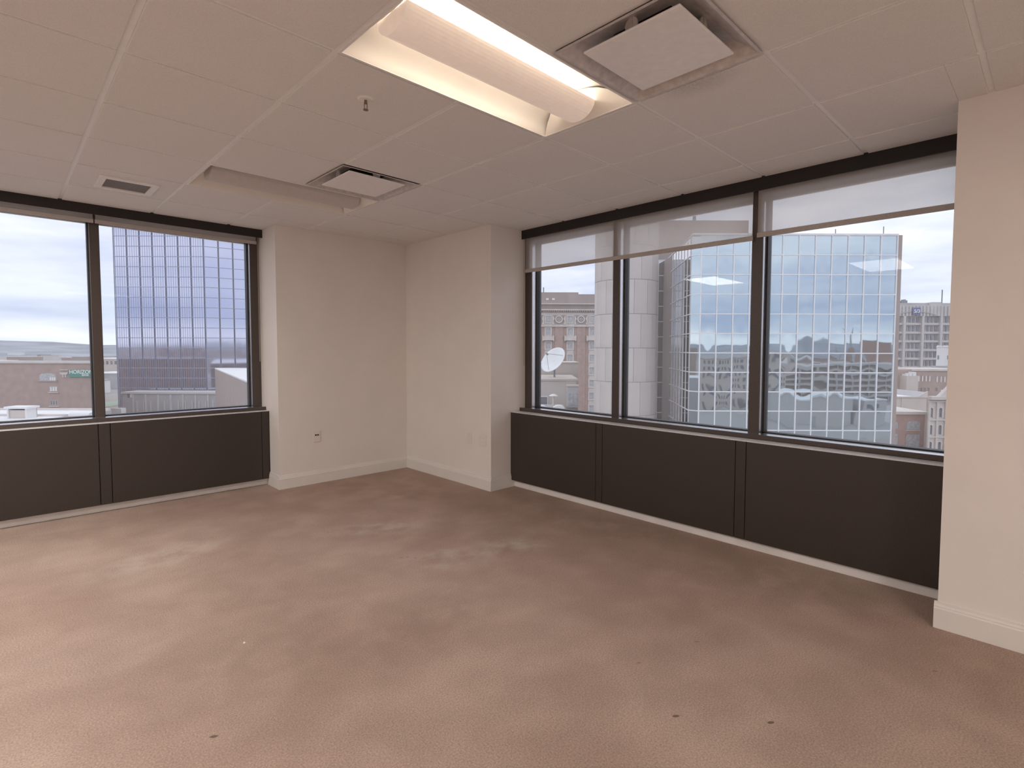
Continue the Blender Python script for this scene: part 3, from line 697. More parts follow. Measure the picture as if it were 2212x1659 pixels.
for px in (1160.5, 1207, 1254.5, 1302):
    x = hx(px); z = hz(689.5)
    boxl(t, 'frieze_panel', 'brown', (hx(px-14), hx(px+14), -.16, -.1, hz(701), hz(681)))
    ring(t, x, -.15, z, 1.05, .68, 'stone', 'medallion'); ring(t, x, -.15, z, .42, .2, 'stone', 'medallion_boss')
    for sg in (-1, 1):
        mb = MB(); pts = [(x+sg*1.2, hz(701)), (x+sg*1.75, hz(701)), (x+sg*1.75, hz(681)), (x+sg*1.45, hz(684)), (x+sg*1.15, hz(689)), (x+sg*1.5, hz(694))]
        mb.prism(pts, 1, -.34, -.14); mb.build('scroll', M['stone'], t, local=True)
rows_ = [690, 716.5]+[746.5+27.2*k for k in range(6)]
for px in (1136.5, 1184, 1231.5, 1279):
    x = hx(px)
    for r, py in enumerate(rows_):
        z = hz(py); f = win(t, x, z, 1.30, 1.75, -.14 if r == 0 else 0, 'stone', 'blind', .34 if r else .22, .2)
        if r > 1: boxl(t, 'stone_apron', 'stone', (x-.9, x+.9, -.08, 0, z-2.3, z-1.25))
        if r == 1:
            boxl(t, 'balcony', 'stone', (x-1.55, x+1.55, -.9, 0, hz(735.5), hz(733)), (x-1.45, x+1.45, -.85, -.65, hz(733), hz(726)), (x-1.6, x-1.25, -.95, 0, hz(736.5), hz(725)), (x+1.25, x+1.6, -.95, 0, hz(736.5), hz(725)))
for px in (1159, 1207.5, 1255, 1303): boxl(t, 'pilaster', 'brick', (hx(px-9), hx(px+9), -.22, 0, 0, hz(706)))
# ------------------------------------------------------------------ stucco block with the satellite dish
VS = 75.0; US = U(1200, VS); t = building('stucco_annex', 'low cream stucco block below the satellite dish, at the lower left of the right window', US, VS)
def sx(px, v=VS): return U(px, v)-US
boxl(t, 'wall', 'stucco', (sx(1090), sx(1246), 0, 12, 0, Z(818, VS, 1200)))
boxl(t, 'parapet', 'stucco', (sx(1090), sx(1246)+.1, -.18, 0, Z(822, VS, 1200), Z(818, VS, 1200)), (sx(1246), sx(1246)+.2, -.18, 12, Z(822, VS, 1200), Z(818, VS, 1200)))
win(t, sx(1175), Z(868, VS, 1175), 1.0, 1.35, 0, 'pale', 'pane', .12, .1, bars=0)
boxl(t, 'glazed_bay', 'concrete', (sx(1224), sx(1248), -1.6, 0, Z(880, VS-1.6, 1236), Z(833, VS-1.6, 1236)))
for a, b_ in ((1226.5, 1236), (1238, 1246)): boxl(t, 'bay_pane', 'blind', (sx(a), sx(b_), -1.68, -1.6, Z(876, VS-1.6, 1236), Z(850, VS-1.6, 1236)))
boxl(t, 'bay_cap', 'stone', (sx(1223), sx(1249), -1.75, 0, Z(835, VS-1.6, 1236), Z(832, VS-1.6, 1236)))
t = building('stucco_penthouse', 'plain cream penthouse wall right behind the satellite dish', US, VS)
boxl(t, 'wall', 'stucco', (sx(1090), sx(1249, 88), 12.6, 20, 0, Z(784, 88, 1200)))
boxl(t, 'coping', 'stone', (sx(1090), sx(1249, 88)+.1, 12.5, 20, Z(784, 88, 1200), Z(782, 88, 1200)))
t = building('lower_stucco_wing', 'lowest cream roof at the bottom left corner of the right window', US, VS)
boxl(t, 'wall', 'stucco', (sx(1090), sx(1222, 68), -9, -1.9, 0, Z(882, 68, 1180)-.1)); boxl(t, 'roof', 'roofg', (sx(1090), sx(1222, 68), -9, -1.9, Z(882, 68, 1180)-.1, Z(882, 68, 1180)))
VV = 70.0
tv = building('mushroom_vent', 'pale mushroom-topped roof vent below the dish', U(1196, VV), VV, 'roof vent'); zr = Z(882, 68, 1180)
tv.location.z = GND+zr
mb = MB(); mb.cyl((0, 0, 0), .13, Z(853, VV, 1196)-zr, 2, 12); mb.build('stem', M['stone'], tv, local=True)
mb = MB(); mb.cyl((0, 0, Z(855, VV, 1196)-zr), .62, .22, 2, 20, .25); mb.build('cap', M['pale'], tv, local=True, smooth=False)
for k, (px, lb) in enumerate(((1169, 'white barrel skylight on the low roof beside the window jamb'), (1208, 'white barrel skylight on the low roof under the mushroom vent'))):
    ts = building('barrel_skylight', lb, U(px, 67.5), 67.5, 'skylight', 'barrel skylights on the low stucco roof'); ts.location.z = GND+zr
    mb = MB(); n = 10; pts = [(-.75*math.cos(math.pi*q/n), .42*math.sin(math.pi*q/n)+.02) for q in range(n+1)]
    mb.prism(pts, 1, -.6, .9); mb.build('dome', M['pale'], ts, local=True)
    boxl(ts, 'curb', 'steel', (-.85, .85, -.7, 1.0, 0, .08))
VD = 79.0
td = building('satellite_dish', 'large white satellite dish tilted up on the stucco roof', U(1198, VD), VD, 'satellite dish'); zroof = Z(818, VS, 1200); td.location.z = GND+zroof
zc = Z(780, VD, 1198)-zroof
nrm = Vector((-.60, -.58, .55)).normalized(); zax = nrm; xax = Vector((0, 0, 1)).cross(zax).normalized(); yax = zax.cross(xax)
rotm = Matrix((xax, yax, zax)).transposed(); RD = 31/FPX*VD
mb = MB(); n = 40; prev = None
for q in range(9):
    r = RD*q/8; dep = .22*RD*((q/8)**2)
    cur = [mb.bm.verts.new(Vector((0, 0, zc))+rotm @ Vector((r*math.cos(2*math.pi*k/n), r*math.sin(2*math.pi*k/n), dep))) for k in range(n)] if q else [mb.bm.verts.new((0, 0, zc))]
    if prev:
        for k in range(n):
            if len(prev) == 1: mb.bm.faces.new((prev[0], cur[k], cur[(k+1) % n]))
            else: mb.bm.faces.new((prev[k], cur[k], cur[(k+1) % n], prev[(k+1) % n]))
    prev = cur
dsh = mb.build('reflector_bowl', M['dish'], td, local=True, smooth=True); sm = dsh.modifiers.new('thick', 'SOLIDIFY'); sm.thickness = .05
def rod(mb, a, b_, r, n=8):
    a, b_ = Vector(a), Vector(b_); d = (b_-a); q = d.to_track_quat('Z', 'Y')
    A = [[mb.bm.verts.new(p+q @ Vector((r*math.cos(2*math.pi*k/n), r*math.sin(2*math.pi*k/n), 0))) for k in range(n)] for p in (a, b_)]
    for k in range(n): mb.bm.faces.new((A[0][k], A[0][(k+1) % n], A[1][(k+1) % n], A[1][k]))
    mb.bm.faces.new(A[0][::-1]); mb.bm.faces.new(A[1])
foc = Vector((0, 0, zc))+rotm @ Vector((0, 0, RD*.95))
mb = MB()
for k in range(3):
    a = 2*math.pi*k/3+.5; rod(mb, Vector((0, 0, zc))+rotm @ Vector((RD*.8*math.cos(a), RD*.8*math.sin(a), .15*RD)), foc, .03)
mb.build('feed_strut', M['steel'], td, local=True)
mb = MB(); rod(mb, foc-nrm*.25, foc+nrm*.12, .14, 12); mb.build('feed_horn', M['steel'], td, local=True)
mb = MB(); rod(mb, (0, .25, 0), (0, .25, zc-.2), .14, 12); rod(mb, (0, .25, zc-.25), Vector((0, 0, zc))-nrm*.05, .12); mb.build('mast', M['steel'], td, local=True)
# ------------------------------------------------------------------ grey bank tower on the far right
VG = 227.0; UG = U(1987, VG); t = building('grey_ribbed_office', 'pale grey ribbed office tower with square blue sign, behind the mirror block on the right', UG, VG)
def gx(px): return U(px, VG)-UG
def gz(py): return Z(py, VG, 1990)
boxl(t, 'wall', 'concrete', (gx(1900), gx(2110), 0, 30, 0, gz(683)))
boxl(t, 'crown', 'concrete', (gx(1900), gx(2110), -.8, 30, gz(683), gz(660))); boxl(t, 'roof_band', 'roofg', (gx(1900), gx(2110), 1, 30, gz(660), gz(654)))
boxl(t, 'stair_head', 'concrete', (gx(2006), gx(2025), -1.0, 4, gz(683), gz(653)))
for k in range(27): boxl(t, 'crown_rib', 'concrete', (gx(1905+7.5*k), gx(1908.5+7.5*k), -1.3, -.8, gz(683), gz(661)))
for k in range(6): boxl(t, 'pier', 'concrete', (gx(1905+39.5*k), gx(1910+39.5*k), -1.6, 0, 0, gz(683)))
for fl in range(9):
    pyt = 684+18.7*fl
    for k in range(5):
        for q in range(4):
            px = 1912.5+39.5*k+8.2*q
            if px > 1930: boxl(t, 'window', 'pane', (gx(px), gx(px+4.4), -.35, -.2, gz(pyt+12.5), gz(pyt+1.5)))
    boxl(t, 'spandrel', 'concrete', (gx(1900), gx(2110), -.9, 0, gz(pyt+18.2), gz(pyt+14)))
boxl(t, 'sign_board', 'blue', (gx(1961.5), gx(1979), -2.0, -1.6, gz(681), gz(665)), bevel=.5)
boxl(t, 'sign_border', 'concrete', (gx(1962.6), gx(1977.9), -2.06, -2.0, gz(680), gz(679.6)), (gx(1962.6), gx(1977.9), -2.06, -2.0, gz(666.4), gz(666)), (gx(1962.6), gx(1963), -2.06, -2.0, gz(680), gz(666)), (gx(1977.5), gx(1977.9), -2.06, -2.0, gz(680), gz(666)))
text_mesh('sign_lettering', '5/3', 2.0, 'signw', t, (gx(1970.3), -2.05, gz(673.2)), .05, .03)
mb = MB(); pts = []
for k in range(13):
    px = 1938+76*k/12; bow = 673.5+5.5*((px-1970)/38)**2; pts.append((gx(px), gz(bow-.9)))
for k in range(12, -1, -1):
    px = 1938+76*k/12; bow = 673.5+5.5*((px-1970)/38)**2; pts.append((gx(px), gz(bow+.9)))
mb.prism(pts, 1, -1.5, -1.28); mb.build('sign_arc', M['roofg'], t, local=True)
boxl(t, 'antenna_mast', 'steel', (gx(2041.6), gx(2043.4), 3, 3.3, gz(656), gz(624)))
for px, w, pt in ((1945, 3, 646), (1953, 5, 649), (1958, 4, 646), (1962, 3, 648)): boxl(t, 'roof_plant', 'steel', (gx(px-w/2), gx(px+w/2), 2, 4, gz(654), gz(pt)))
# white block
VW = 190.0; UW = U(2040, VW); t = building('white_painted_block', 'white painted blocky building with two small windows below the grey ribbed tower', UW, VW)
def wx(px): return U(px, VW)-UW
def wz(py): return Z(py, VW, 2040)
boxr(t, 'wall', 'pale', UW, 2023, 2080, VW, 0, 9, 0, wz(750))
mb = MB(); mb.prism([(wx(2023), wz(750)), (wx(2026), wz(746)), (wx(2038), wz(747.5)), (wx(2040), wz(746)), (wx(2080), wz(747)), (wx(2080), wz(750))], 1, -.2, .3); mb.build('parapet', M['pale'], t, local=True)
for px in (2027, 2048): win(t, wx(px), wz(772), .62, 1.4, 0, 'pale', 'pane', .06, .1, bars=0)
boxr(t, 'lower_roof', 'roofg', UW, 2012, 2080, VW, -2, 0, 0, wz(790))
# brick row with white windows
VR = 165.0; UR = U(1990, VR); t = building('arched_window_row', 'brown brick row with five bright white arched windows, right of the mirror block', UR, VR)
def rx(px): return U(px, VR)-UR
def rz(py): return Z(py, VR, 1990)
boxl(t, 'wall', 'brick2', (rx(1900), rx(2090), 0, 14, 0, rz(799)))
boxl(t, 'parapet', 'stone', (rx(1970), rx(2090), -.4, 14, rz(801), rz(797)))
for px in (1979.5, 1987.3, 1995, 2002.8, 2010.7): win(t, rx(px), rz(817.5), .42, 1.85, 0, 'brick2', 'lit', .06, .12, arch=True)
for px in (2026.7, 2035.3, 2043.5): win(t, rx(px), rz(819), .42, 1.85, 0, 'brick2', 'lit', .06, .12, arch=True)
for px in (1977.5, 1985, 1993, 2001, 2009, 2026): win(t, rx(px), rz(841), .5, .95, 0, 'brick2', 'pane', .05, .08, bars=1)
boxl(t, 'plain_wing', 'stucco', (rx(1946), rx(1971), -3, 0, 0, rz(811)))
for px, w in ((1950, 5), (1957, 6), (1965, 7)): boxl(t, 'roof_unit', 'pale', (rx(px-w/2), rx(px+w/2), -2.5, -.5, rz(811), rz(803+(1965-px)*.3)))
win(t, rx(1937), rz(820), .6, 1.6, 0, 'stone', 'pane', .1, .1)
# stucco flat block with pale pitched roof
VF = 122.0; UF = U(1970, VF); t = building('cream_flat_block', 'blank cream stucco block with sloping white roof, above the rose brick front', UF, VF)
def fx(px, v=VF): return U(px, v)-UF
def fz(py, v=VF): return Z(py, v, 1970)
boxl(t, 'wall', 'stucco', (fx(1895), fx(2006), 0, 16, 0, fz(858.5)))
mb = MB(); zb, za = fz(858.5), fz(858.5)+.25
mb.prism([(fx(1895), zb), (fx(1895), za), (fx(1986), za), (fx(2006), za+1.2), (fx(2006), zb)], 1, -.25, 0); mb.build('coping', M['stone'], t, local=True)
mb = MB(); mb.box(fx(1895), fx(1984), 1.5, 15.5, zb, zb+.12); mb.build('roof', M['roofw'], t, local=True)
mb = MB(); mb.prism([(fx(1984), zb), (fx(2006), zb), (fx(2006), zb+1.2)], 1, .2, 16); mb.build('roof_slope', M['roofg'], t, local=True)
for px in (1939, 1945): boxl(t, 'roof_unit', 'pale', (fx(px-2), fx(px+2), 3, 4.5, zb+.1, zb+1.0))
boxl(t, 'drainpipe', 'concrete', (fx(1951), fx(1953), -.15, 0, 0, fz(860)))
# rose brick front with arch
VA = 97.0; UAa = U(1965, VA); t = building('rose_brick_front', 'rose brick building with one wide arched window, bottom of the right window', UAa, VA)
def ax(px): return U(px, VA)-UAa
def az(py): return Z(py, VA, 1965)
boxl(t, 'wall', 'red_brick', (ax(1880), ax(2004.5), 0, 14, 0, az(895)))
boxl(t, 'coping', 'stone', (ax(1880), ax(2008), -.35, 14, az(895), az(889))); boxl(t, 'corner_pier', 'stone', (ax(2003), ax(2008), -.2, 10, 0, az(895)))
f = boxl(t, 'arch_window', 'stone', (ax(1963.5), ax(1994.5), -.12, 0, az(930.5), az(928.5)))
mb = MB(); n = 14; cxp = 1979; pts = [(ax(1964.5), az(927.5)), (ax(1964.5), az(915))]+[(ax(cxp-14.5*math.cos(math.pi*k/n)), az(915-6*math.sin(math.pi*k/n))) for k in range(1, n)]+[(ax(1993.5), az(915)), (ax(1993.5), az(927.5))]
mb.prism(pts, 1, -.04, .02); mb.build('pane', M['blind'], f, local=True)
win(t, ax(1939), az(918.5), 1.15, 1.3, 0, 'red_brick', 'blind', .06, .08, bars=0); win(t, ax(1938), az(949), 1.35, 2.1, 0, 'red_brick', 'blind', .06, .08, bars=0); win(t, ax(1979), az(953), 2.5, 2.6, 0, 'red_brick', 'blind', .08, .08, bars=0)
win(t, ax(1918), az(918.5), 1.15, 1.3, 0, 'red_brick', 'blind', .06, .08, bars=0)
# carved stone arcade
VO = 92.0; UO = U(2030, VO); t = building('carved_stone_arcade', 'pale carved stone front with rows of narrow arched windows beside the near wall', UO, VO)
def ox(px): return U(px, VO)-UO
def oz(py): return Z(py, VO, 2030)
boxr(t, 'wall', 'stone', UO, 2009.5, 2100, VO, 0, 4.4, 0, oz(860))
boxl(t, 'cornice', 'stone', (ox(2010.5), ox(2100), -.7, .3, oz(863), oz(856)), (ox(2010.5), ox(2100), -.35, 0, oz(868), oz(866)))
mb = MB(); mb.prism([(ox(2032), oz(856)), (ox(2060), oz(828)), (ox(2075), oz(828)), (ox(2100), oz(856))], 1, -.2, .6); mb.build('gable', M['stone'], t, local=True)
boxr(t, 'gable_roof', 'roofg', UO, 2036, 2100, VO, .6, 4.4, oz(856), oz(846))
for py in (891, 928, 964):
    for px in (2015.5, 2035.5, 2051, 2066): win(t, ox(px), oz(py), .56, 1.65, 0, 'stone', 'pane', .20, .22, arch=True)
    boxl(t, 'string_course', 'stone', (ox(2010.5), ox(2100), -.3, 0, oz(py+17), oz(py+14.5)))
for px in (2008.5, 2025.5, 2044, 2059): boxl(t, 'colonnette', 'stone', (ox(px)+.1, ox(px)+.42, -.25, 0, 0, oz(868)))
# ------------------------------------------------------------------ blue glass tower beyond the left window
VT = 198.0; UT = U(445, VT); t = building('blue_glass_tower', 'tall blue curtain-wall glass tower in the left window', UT, VT)
BW = 27.35/FPX*VT; FHt = 21.7/FPX*VT; zb = Z(751.5, VT, 350)
NB, NF = 7, 24
k0 = -int(zb/FHt)
boxl(t, 'core', 'steel', (-NB*BW+.1, -.1, .3, 30, 0, zb+19*FHt))
mb = MB(); n = 4
pan = {}
def pane_mesh(w):
    mb = MB(); mb.box(-w/2+.28, w/2-.28, 0, .06, .12, FHt-.12); return mb
pm = pane_mesh(BW).build('glass_panel', M['mirror_blue'], t, local=True); first = True
for r in range(k0, 19):
    for c in range(NB):
        loc = (-(c+.5)*BW, 0, zb+r*FHt)
        if first: pm.location = loc; o = pm; first = False
        else: o = inst(pm, t, loc, 0, 'glass_panel')
        o.rotation_euler = (random.gauss(0, .0010), 0, random.gauss(0, .0012))
mb = MB()
for c in range(NB+1):
    for s_ in (-.28, .16): mb.box(-c*BW+s_, -c*BW+s_+.12, -.12, .2, 0, zb+19*FHt)
for r in range(k0, 20): mb.box(-NB*BW, 0, -.1, .2, zb+r*FHt-.11, zb+r*FHt+.11)
tag(mb.build('mullion_grid', M['mull2'], t, local=True), kind='stuff')
mb = MB()
for r in range(k0, 19):
    for c in range(NB):
        for q in (1, 2, 3, 4): x = -(c+1)*BW+.28+(BW-.56)*q/5; mb.box(x-.05, x+.05, -.05, .05, zb+r*FHt, zb+(r+1)*FHt)
tag(mb.build('fine_mullions', M['mull2'], t, local=True), kind='stuff')
# receding right-hand face of the same tower
fa = math.radians(32); side = bpy.data.objects.new('side_face', None); COL.objects.link(side); side.parent = t; side.rotation_euler = (0, 0, fa)
pm2 = pane_mesh(BW).build('glass_panel', M['mirror_blue'], side, local=True); first = True
for r in range(k0, 19):
    for c in range(5):
        loc = ((c+.5)*BW, 0, zb+r*FHt)
        if first: pm2.location = loc; first = False
        else: inst(pm2, side, loc, 0, 'glass_panel')
mb = MB()
for c in range(6):
    for s_ in (-.28, .16): mb.box(c*BW+s_, c*BW+s_+.12, -.12, .2, 0, zb+19*FHt)
for r in range(k0, 20): mb.box(0, 5*BW, -.1, .2, zb+r*FHt-.11, zb+r*FHt+.11)
tag(mb.build('mullion_grid', M['mull2'], side, local=True), kind='stuff')
boxl(side, 'core', 'steel', (.1, 5*BW, .3, 8, 0, zb+19*FHt))
# podium
VQ = 188.0; UQ = U(370, VQ); t = building('grey_podium', 'low grey panelled podium at the foot of the blue tower', UQ, VQ)
def qx(px): return U(px, VQ)-UQ
def qz(py): return Z(py, VQ, 370)
boxl(t, 'block', 'roofg', (qx(261), qx(470), 0, 8, 0, qz(851)))
boxl(t, 'coping', 'concrete', (qx(259), qx(471), -.3, 8, qz(851), qz(847)))
for k in range(7): boxl(t, 'fin', 'concrete', (qx(284+27*k), qx(287+27*k), -.4, 0, 0, qz(852)))
for k in range(12): boxl(t, 'lower_fin', 'concrete', (qx(292+15*k), qx(294+15*k), -.35, 0, 0, qz(866)))
boxl(t, 'louvre', 'pane', (qx(272), qx(277), -.08, 0, qz(859), qz(848.5))); boxl(t, 'louvre', 'pale', (qx(278), qx(282), -.08, 0, qz(859), qz(850)))
# white-roofed brown block
VK = 130.0; zk = Z(795, 172, 500)
t = building('white_roofed_block', 'brown block with a broad white flat roof, right of the tower foot', U(540, VK), VK)
def kp(px, v): return (U(px, v)-U(540, VK), v-VK)
ptsK = [kp(463, 172), kp(543, 97), kp(760, 97), kp(760, 172)]
mb = MB(); mb.prism(ptsK, 2, 0, zk-.3); mb.build('wall', M['brown'], t, local=True)
mb = MB(); mb.prism(ptsK, 2, zk-.3, zk); mb.build('roof', M['roofw'], t, local=True)
# ------------------------------------------------------------------ brick bank building, lower left
VN = 155.0; UN = U(118, VN); t = building('brown_brick_bank', 'brown brick building with green sign board and stacked windows, lower left', UN, VN)
def nx_(px): return U(px, VN)-UN
def nz(py): return Z(py, VN, 118)
mb = MB(); foot = [(nx_(-160), 0), (nx_(212), 0), (U(206, VN+26)-UN, 26), (nx_(-160)-20, 26)]; mb.prism(foot, 2, 0, nz(785)); mb.build('wall', M['brick2'], t, local=True)
boxl(t, 'coping', 'stone', (nx_(-160), nx_(213), -.3, .4, nz(785), nz(781.5))); mb = MB(); mb.prism([(a, b_+.4*(b_ == 0)) for a, b_ in foot], 2, nz(785), nz(783.5)); mb.build('roof', M['roofg'], t, local=True)
f = boxl(t, 'arched_opening', 'brick2', (nx_(80), nx_(122), -.25, 0, nz(824.5), nz(822)))
mb = MB(); pts = [(nx_(83), nz(822)), (nx_(83), nz(811))]+[(nx_(101-18*math.cos(math.pi*k/10)), nz(811-4.5*math.sin(math.pi*k/10))) for k in range(1, 10)]+[(nx_(119), nz(811)), (nx_(119), nz(822))]
mb.prism(pts, 1, -.06, .02); mb.build('pane', M['blind'], f, local=True)
for px in (107, 111.5, 116): boxl(t, 'white_blind', 'lit', (nx_(px-1.6), nx_(px+1.6), -.12, -.05, nz(822), nz(815)))
for py, pn in ((840, 'lit'), (870, 'pane')):
    for px in (107, 112.5, 118): win(t, nx_(px), nz(py), .5, 1.25, 0, 'stone', pn, .08, .12, bars=0)
    boxl(t, 'stone_sill', 'stone', (nx_(102), nx_(124), -.3, 0, nz(py+8.5), nz(py+7)))
boxl(t, 'sign_board', 'green', (nx_(149), nx_(223), -.5, 0, nz(814), nz(799)))
text_mesh('sign_lettering', 'HORIZON', 1.5, 'signw', t, (nx_(177), -.55, nz(803.5)), .03, .02); text_mesh('sign_lettering', 'BANK', .8, 'signw', t, (nx_(186), -.55, nz(810)), .03, .01)
mb = MB(); mb.prism([(nx_(128), nz(804.5)), (nx_(147), nz(804.5)), (nx_(144), nz(809)), (nx_(131), nz(809))], 1, -.3, 0); mb.build('stone_crest', M['stone'], t, local=True)
boxl(t, 'stone_crest', 'stone', (nx_(129), nx_(146), -.3, 0, nz(800), nz(798.5)), (nx_(134), nx_(136.5), -.25, 0, nz(815), nz(809)), (nx_(139), nx_(141.5), -.25, 0, nz(815), nz(809)))
# neighbouring flat roof just below the sill, with its units
VL = 42.0; t = building('near_flat_roof', 'pale flat roof with kerbs just below the left window sill', U(60, VL), VL, 'building')
def lx(px, v=VL): return U(px, v)-U(60, VL)
zl = Z(886, 52, 60)
boxl(t, 'block', 'roofg', (lx(-300), lx(236, 52), -22, 10, 0, zl)); boxl(t, 'membrane', 'roofw', (lx(-300), lx(236, 52)-.3, -21.8, 9.7, zl, zl+.04))
for y in (9.6, 5.0, .5): boxl(t, 'kerb', 'stone', (lx(-300), lx(236, 52), y, y+.3, zl, zl+.22))
tb = building('barrel_vent', 'white barrel-topped roof unit beside the left window mullion', U(170, 47), 47, 'roof vent'); tb.location.z = GND+zl+.04
mb = MB(); n = 10; pts = [(-.34*math.cos(math.pi*q/n), .30*math.sin(math.pi*q/n)+.05) for q in range(n+1)]; mb.prism(pts, 0, -.9, .9); mb.build('barrel', M['pale'], tb, local=True)
boxl(tb, 'curb', 'concrete', (-.95, .95, -.38, .38, 0, .06))
ta = building('rooftop_unit', 'white rooftop air unit with open side on the near flat roof', U(42, 46), 46, 'air unit'); ta.location.z = GND+zl+.04
boxl(ta, 'casing', 'pale', (-.85, -.72, -.5, .5, 0, .85), (.72, .85, -.5, .5, 0, .85), (-.85, .85, .4, .5, 0, .85)); boxl(ta, 'lid', 'roofw', (-1.0, 1.0, -.6, .6, .85, 1.02)); boxl(ta, 'coil', 'stucco', (-.7, .7, -.4, .38, .0, .7))
# lawn, low pale building and trailer seen between mullion and tower
t = tag(boxl(None, 'lawn', 'lawn', (0, 0, 0, 0, 0, 0)) if False else building('lawn_strip', 'strip of green lawn between the brick bank and the blue tower', U(240, 215), 215, 'lawn'))
boxl(t, 'turf', 'lawn', (-14, 1.5, -10, 40, 0, .12)); boxl(t, 'path', 'stone', (-14, 1.5, -14, -11, 0, .1)); boxl(t, 'path', 'stone', (-14, 1.5, 41, 45, 0, .1))
t = building('pale_low_hall', 'small pale hall with flat roof between mullion and blue tower', U(240, 330), 330)
boxl(t, 'wall', 'stucco', (-10, 10, 0, 18, 0, Z(776, 330, 240))); boxl(t, 'roof', 'roofw', (-10.4, 10.4, -.4, 18, Z(776, 330, 240), Z(773.5, 330, 240)))
for k in range(7): boxl(t, 'window', 'pane', (-8.5+2.6*k, -7.2+2.6*k, -.1, 0, Z(787, 330, 240), Z(780, 330, 240)))
t = building('white_trailer', 'white trailer parked beside the tower podium', U(247, 178), 178, 'trailer')
mb = MB(); mb.prism([(-2.2, .7), (2.4, .7), (2.4, 3.2), (-.4, 3.2), (-2.2, 2.2)], 1, -1.1, 1.1); mb.build('body', M['pale'], t, local=True)
for x in (-1.2, 1.5):
    mb = MB(); mb.cyl((x, -1.15, .42), .42, .25, 1, 14); mb.build('wheel', M['gasket'], t, local=True)
# ------------------------------------------------------------------ scattered low buildings on the plain
rnd = random.Random(21)
cols = ['brick2', 'stucco', 'concrete', 'pale', 'brown', 'roofg']
ORD = ['nearest', 'second', 'third', 'fourth', 'fifth', 'sixth', 'seventh', 'eighth', 'ninth', 'tenth', 'eleventh', 'twelfth', 'thirteenth', 'fourteenth', 'fifteenth', 'sixteenth', 'seventeenth', 'eighteenth', 'nineteenth', 'twentieth', 'twenty-first', 'twenty-second', 'twenty-third', 'twenty-fourth', 'twenty-fifth', 'twenty-sixth', 'twenty-seventh', 'twenty-eighth', 'twenty-ninth', 'thirtieth']
WORD = dict(brick2='brown brick', stucco='cream', concrete='grey', pale='white', brown='dark brown', roofg='slate grey')
taken = [(0, 330, 26)]
def far_set(n, v_of, pos, hlo, hhi, tail, group):
    """n separate low buildings, nearest first, none overlapping another"""
    k = 0
    while k < n:
        v = v_of(k); u, vv = pos(v); w = rnd.uniform(12, 34); d = rnd.uniform(10, 20); h = rnd.uniform(hlo, hhi); r = max(w, d)*.75
        if any(math.hypot(u-a, vv-b_) < r+c for a, b_, c in taken): continue
        taken.append((u, vv, r)); mat = rnd.choice(cols); roof = rnd.choice(['roofw', 'roofg', 'roofg'])
        t = building('distant_building', '%s of %s, %s with %s roof' % (ORD[k], tail, WORD[mat], 'white' if roof == 'roofw' else 'grey'), u, vv, 'building', group)
        y0, y1 = (0, d) if vv > 0 else (-d, 0)
        boxl(t, 'wall', mat, (-w/2, w/2, y0, y1, 0, h)); boxl(t, 'roof', roof, (-w/2-.3, w/2+.3, y0-.3, y1+.3, h, h+.5)); k += 1
taken[0] = (U(240, 330), 339, 20)
def plain_pos(v):
    px = rnd.uniform(-30, 200) if rnd.random() < .75 else rnd.uniform(205, 262)
    return U(px, v), v
far_set(30, lambda k: 265*(1.068**k), plain_pos, 5, 12, 'the low buildings on the left plain', 'low buildings on the far plain')
# ------------------------------------------------------------------ the street behind us, which the mirror block reflects
def vu(px, dv): return U(px, dv), 2*V0-dv
DV = 212.0; u0, v0 = vu(1517, DV); u1, _ = vu(1704, DV)
t = building('beige_walkup', 'six-storey beige block with punched windows reflected in the mirror glass', u0, v0)
hb = Z(764, DV, 1600); Wb = u1-u0
boxl(t, 'wall', 'stucco', (0, Wb, -20, 0, 0, hb)); boxl(t, 'cornice', 'stone', (-.4, Wb+.4, -20, .5, hb-.8, hb+.4))
for fl in range(6):
    for k in range(16):
        x = 1.4+k*(Wb-2.8)/15; z = hb-2.6-3.45*fl; boxl(t, 'window', 'pane', (x-.45, x+.45, .0, .12, z-.9, z+.9))
DV = 240.0; u0, v0 = vu(1690, DV); u1, _ = vu(1960, DV)
t = building('parking_garage', 'grey open-deck parking garage reflected in the mirror glass', u0, v0); Wg = u1-u0; hg = Z(786, DV, 1820)
boxl(t, 'interior', 'brown', (0, Wg, -24, -1.2, 0, hg-1))
for fl in range(5):
    z = hg-1.2-3.3*fl; boxl(t, 'deck_parapet', 'concrete', (-.3, Wg+.3, -24, 0, z, z+1.35))
for k in range(8): boxl(t, 'column', 'concrete', (k*Wg/7-.4, k*Wg/7+.4, -1, .05, 0, hg))
DV = 165.0; u0, v0 = vu(1722, DV); u1, _ = vu(1842, DV)
t = building('pale_warehouse', 'pale flat-roofed warehouse reflected low in the mirror glass', u0, v0); hw = Z(862, DV, 1780)
boxl(t, 'wall', 'concrete', (0, u1-u0, -22, 0, 0, hw)); boxl(t, 'roof', 'roofw', (-.2, u1-u0+.2, -22, .2, hw, hw+.5)); boxl(t, 'door', 'roofg', (6, 7.2, 0, .1, 0, 2.4))
u0, v0 = vu(1862, DV); u1, _ = vu(1915, DV)
t = building('small_pale_store', 'small pale store with white roof edge, reflected at lower right of mirror glass', u0, v0); hw = Z(866, DV, 1890)
boxl(t, 'wall', 'concrete', (0, u1-u0, -14, 0, 0, hw)); boxl(t, 'roof', 'roofw', (-.2, u1-u0+.2, -14, .2, hw, hw+.5)); boxl(t, 'window', 'pane', (2, 5, 0, .1, hw-3, hw-1.4))
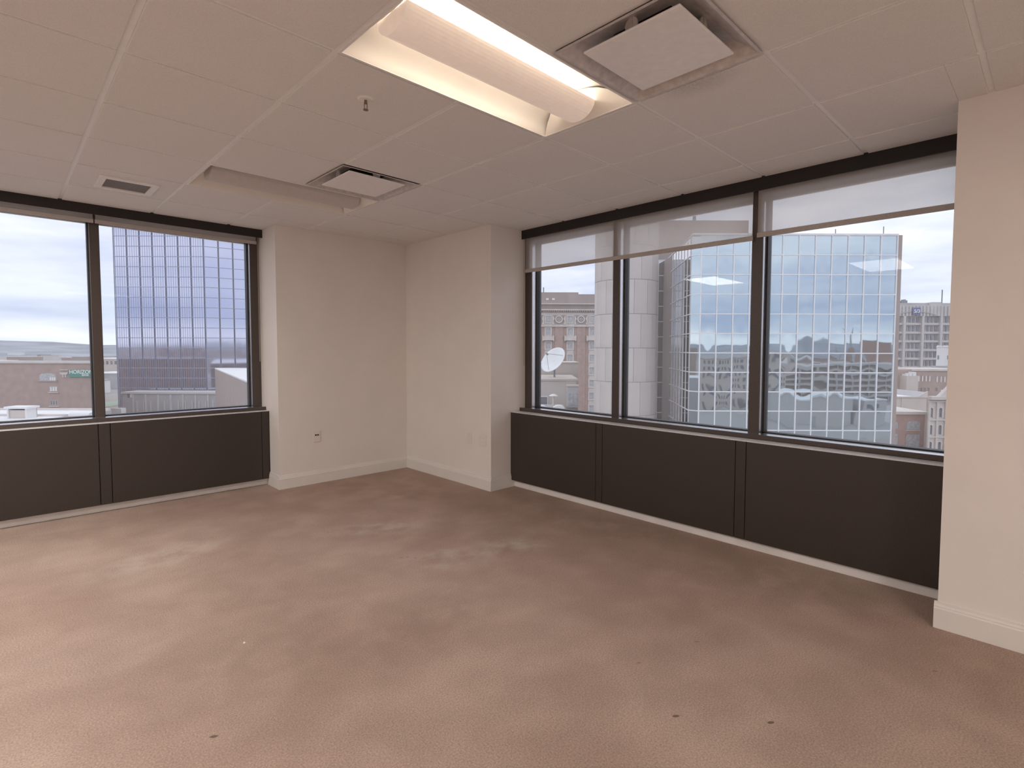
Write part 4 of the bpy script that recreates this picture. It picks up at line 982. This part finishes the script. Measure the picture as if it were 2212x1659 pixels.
DV = 300.0; u0, v0 = vu(1894, DV); u1, _ = vu(1932, DV)
t = building('brown_tower_block', 'square brown block above the garage, reflected at right of mirror glass', u0, v0); boxl(t, 'wall', 'red_brick', (0, u1-u0, -14, 0, 0, Z(737, DV, 1910))); boxl(t, 'parapet', 'stone', (-.2, u1-u0+.2, -14, .2, Z(737, DV, 1910), Z(736, DV, 1910)))
DV = 420.0; u0, v0 = vu(1841, DV)
t = building('church_steeple', 'church with tall pointed steeple, reflected on the mirror-glass skyline', u0, v0, 'church'); zt_ = Z(707, DV, 1841)
boxl(t, 'nave', 'brick2', (-14, 5, -30, 0, 0, 16)); boxl(t, 'tower', 'brick2', (-2.6, 2.6, -5, .4, 0, zt_-18))
mb = MB(); mb.cyl((0, -2.3, zt_-18), 2.6, 18, 2, 8, .05); mb.build('spire', M['roofg'], t, local=True)
mb = MB(); mb.cyl((-9.5, -2.3, 16), 1.5, 13, 2, 8, .05); mb.build('pinnacle', M['roofg'], t, local=True)
taken += [(u0-5, v0-15, 32)]
def mir_pos(dv):
    return vu(rnd.uniform(1500, 1940), dv)
far_set(18, lambda k: 340*(1.055**k), mir_pos, 8, 19, 'the low skyline buildings in the mirror glass', 'city buildings reflected in the mirror glass')
# blocks that the blue tower reflects
DV2 = 2*VT
for px, dv, w, hpy, mt, lb in ((300, 470, 64, 752, 'stucco', 'pale block reflected in the lower floors of the blue tower'), (402, 450, 46, 750, 'brick2', 'brown block reflected in the lower right floors of the blue tower')):
    u = U(px, dv); v = DV2-dv
    t = building('reflected_block', lb, u, v); hh = Z(hpy, dv, px); boxl(t, 'wall', mt, (-w/2, w/2, -12, 0, 0, hh)); boxl(t, 'roof', 'roofg', (-w/2, w/2, -12, .2, hh, hh+.4))
    for fl in range(5):
        for k in range(10): x = -w/2+1.7+k*(w-3.4)/9; boxl(t, 'window', 'lit' if (k*7+fl*3) % 4 == 0 else 'pane', (x-.6, x+.6, 0, .12, hh-3-3.5*fl, hh-1.2-3.5*fl))
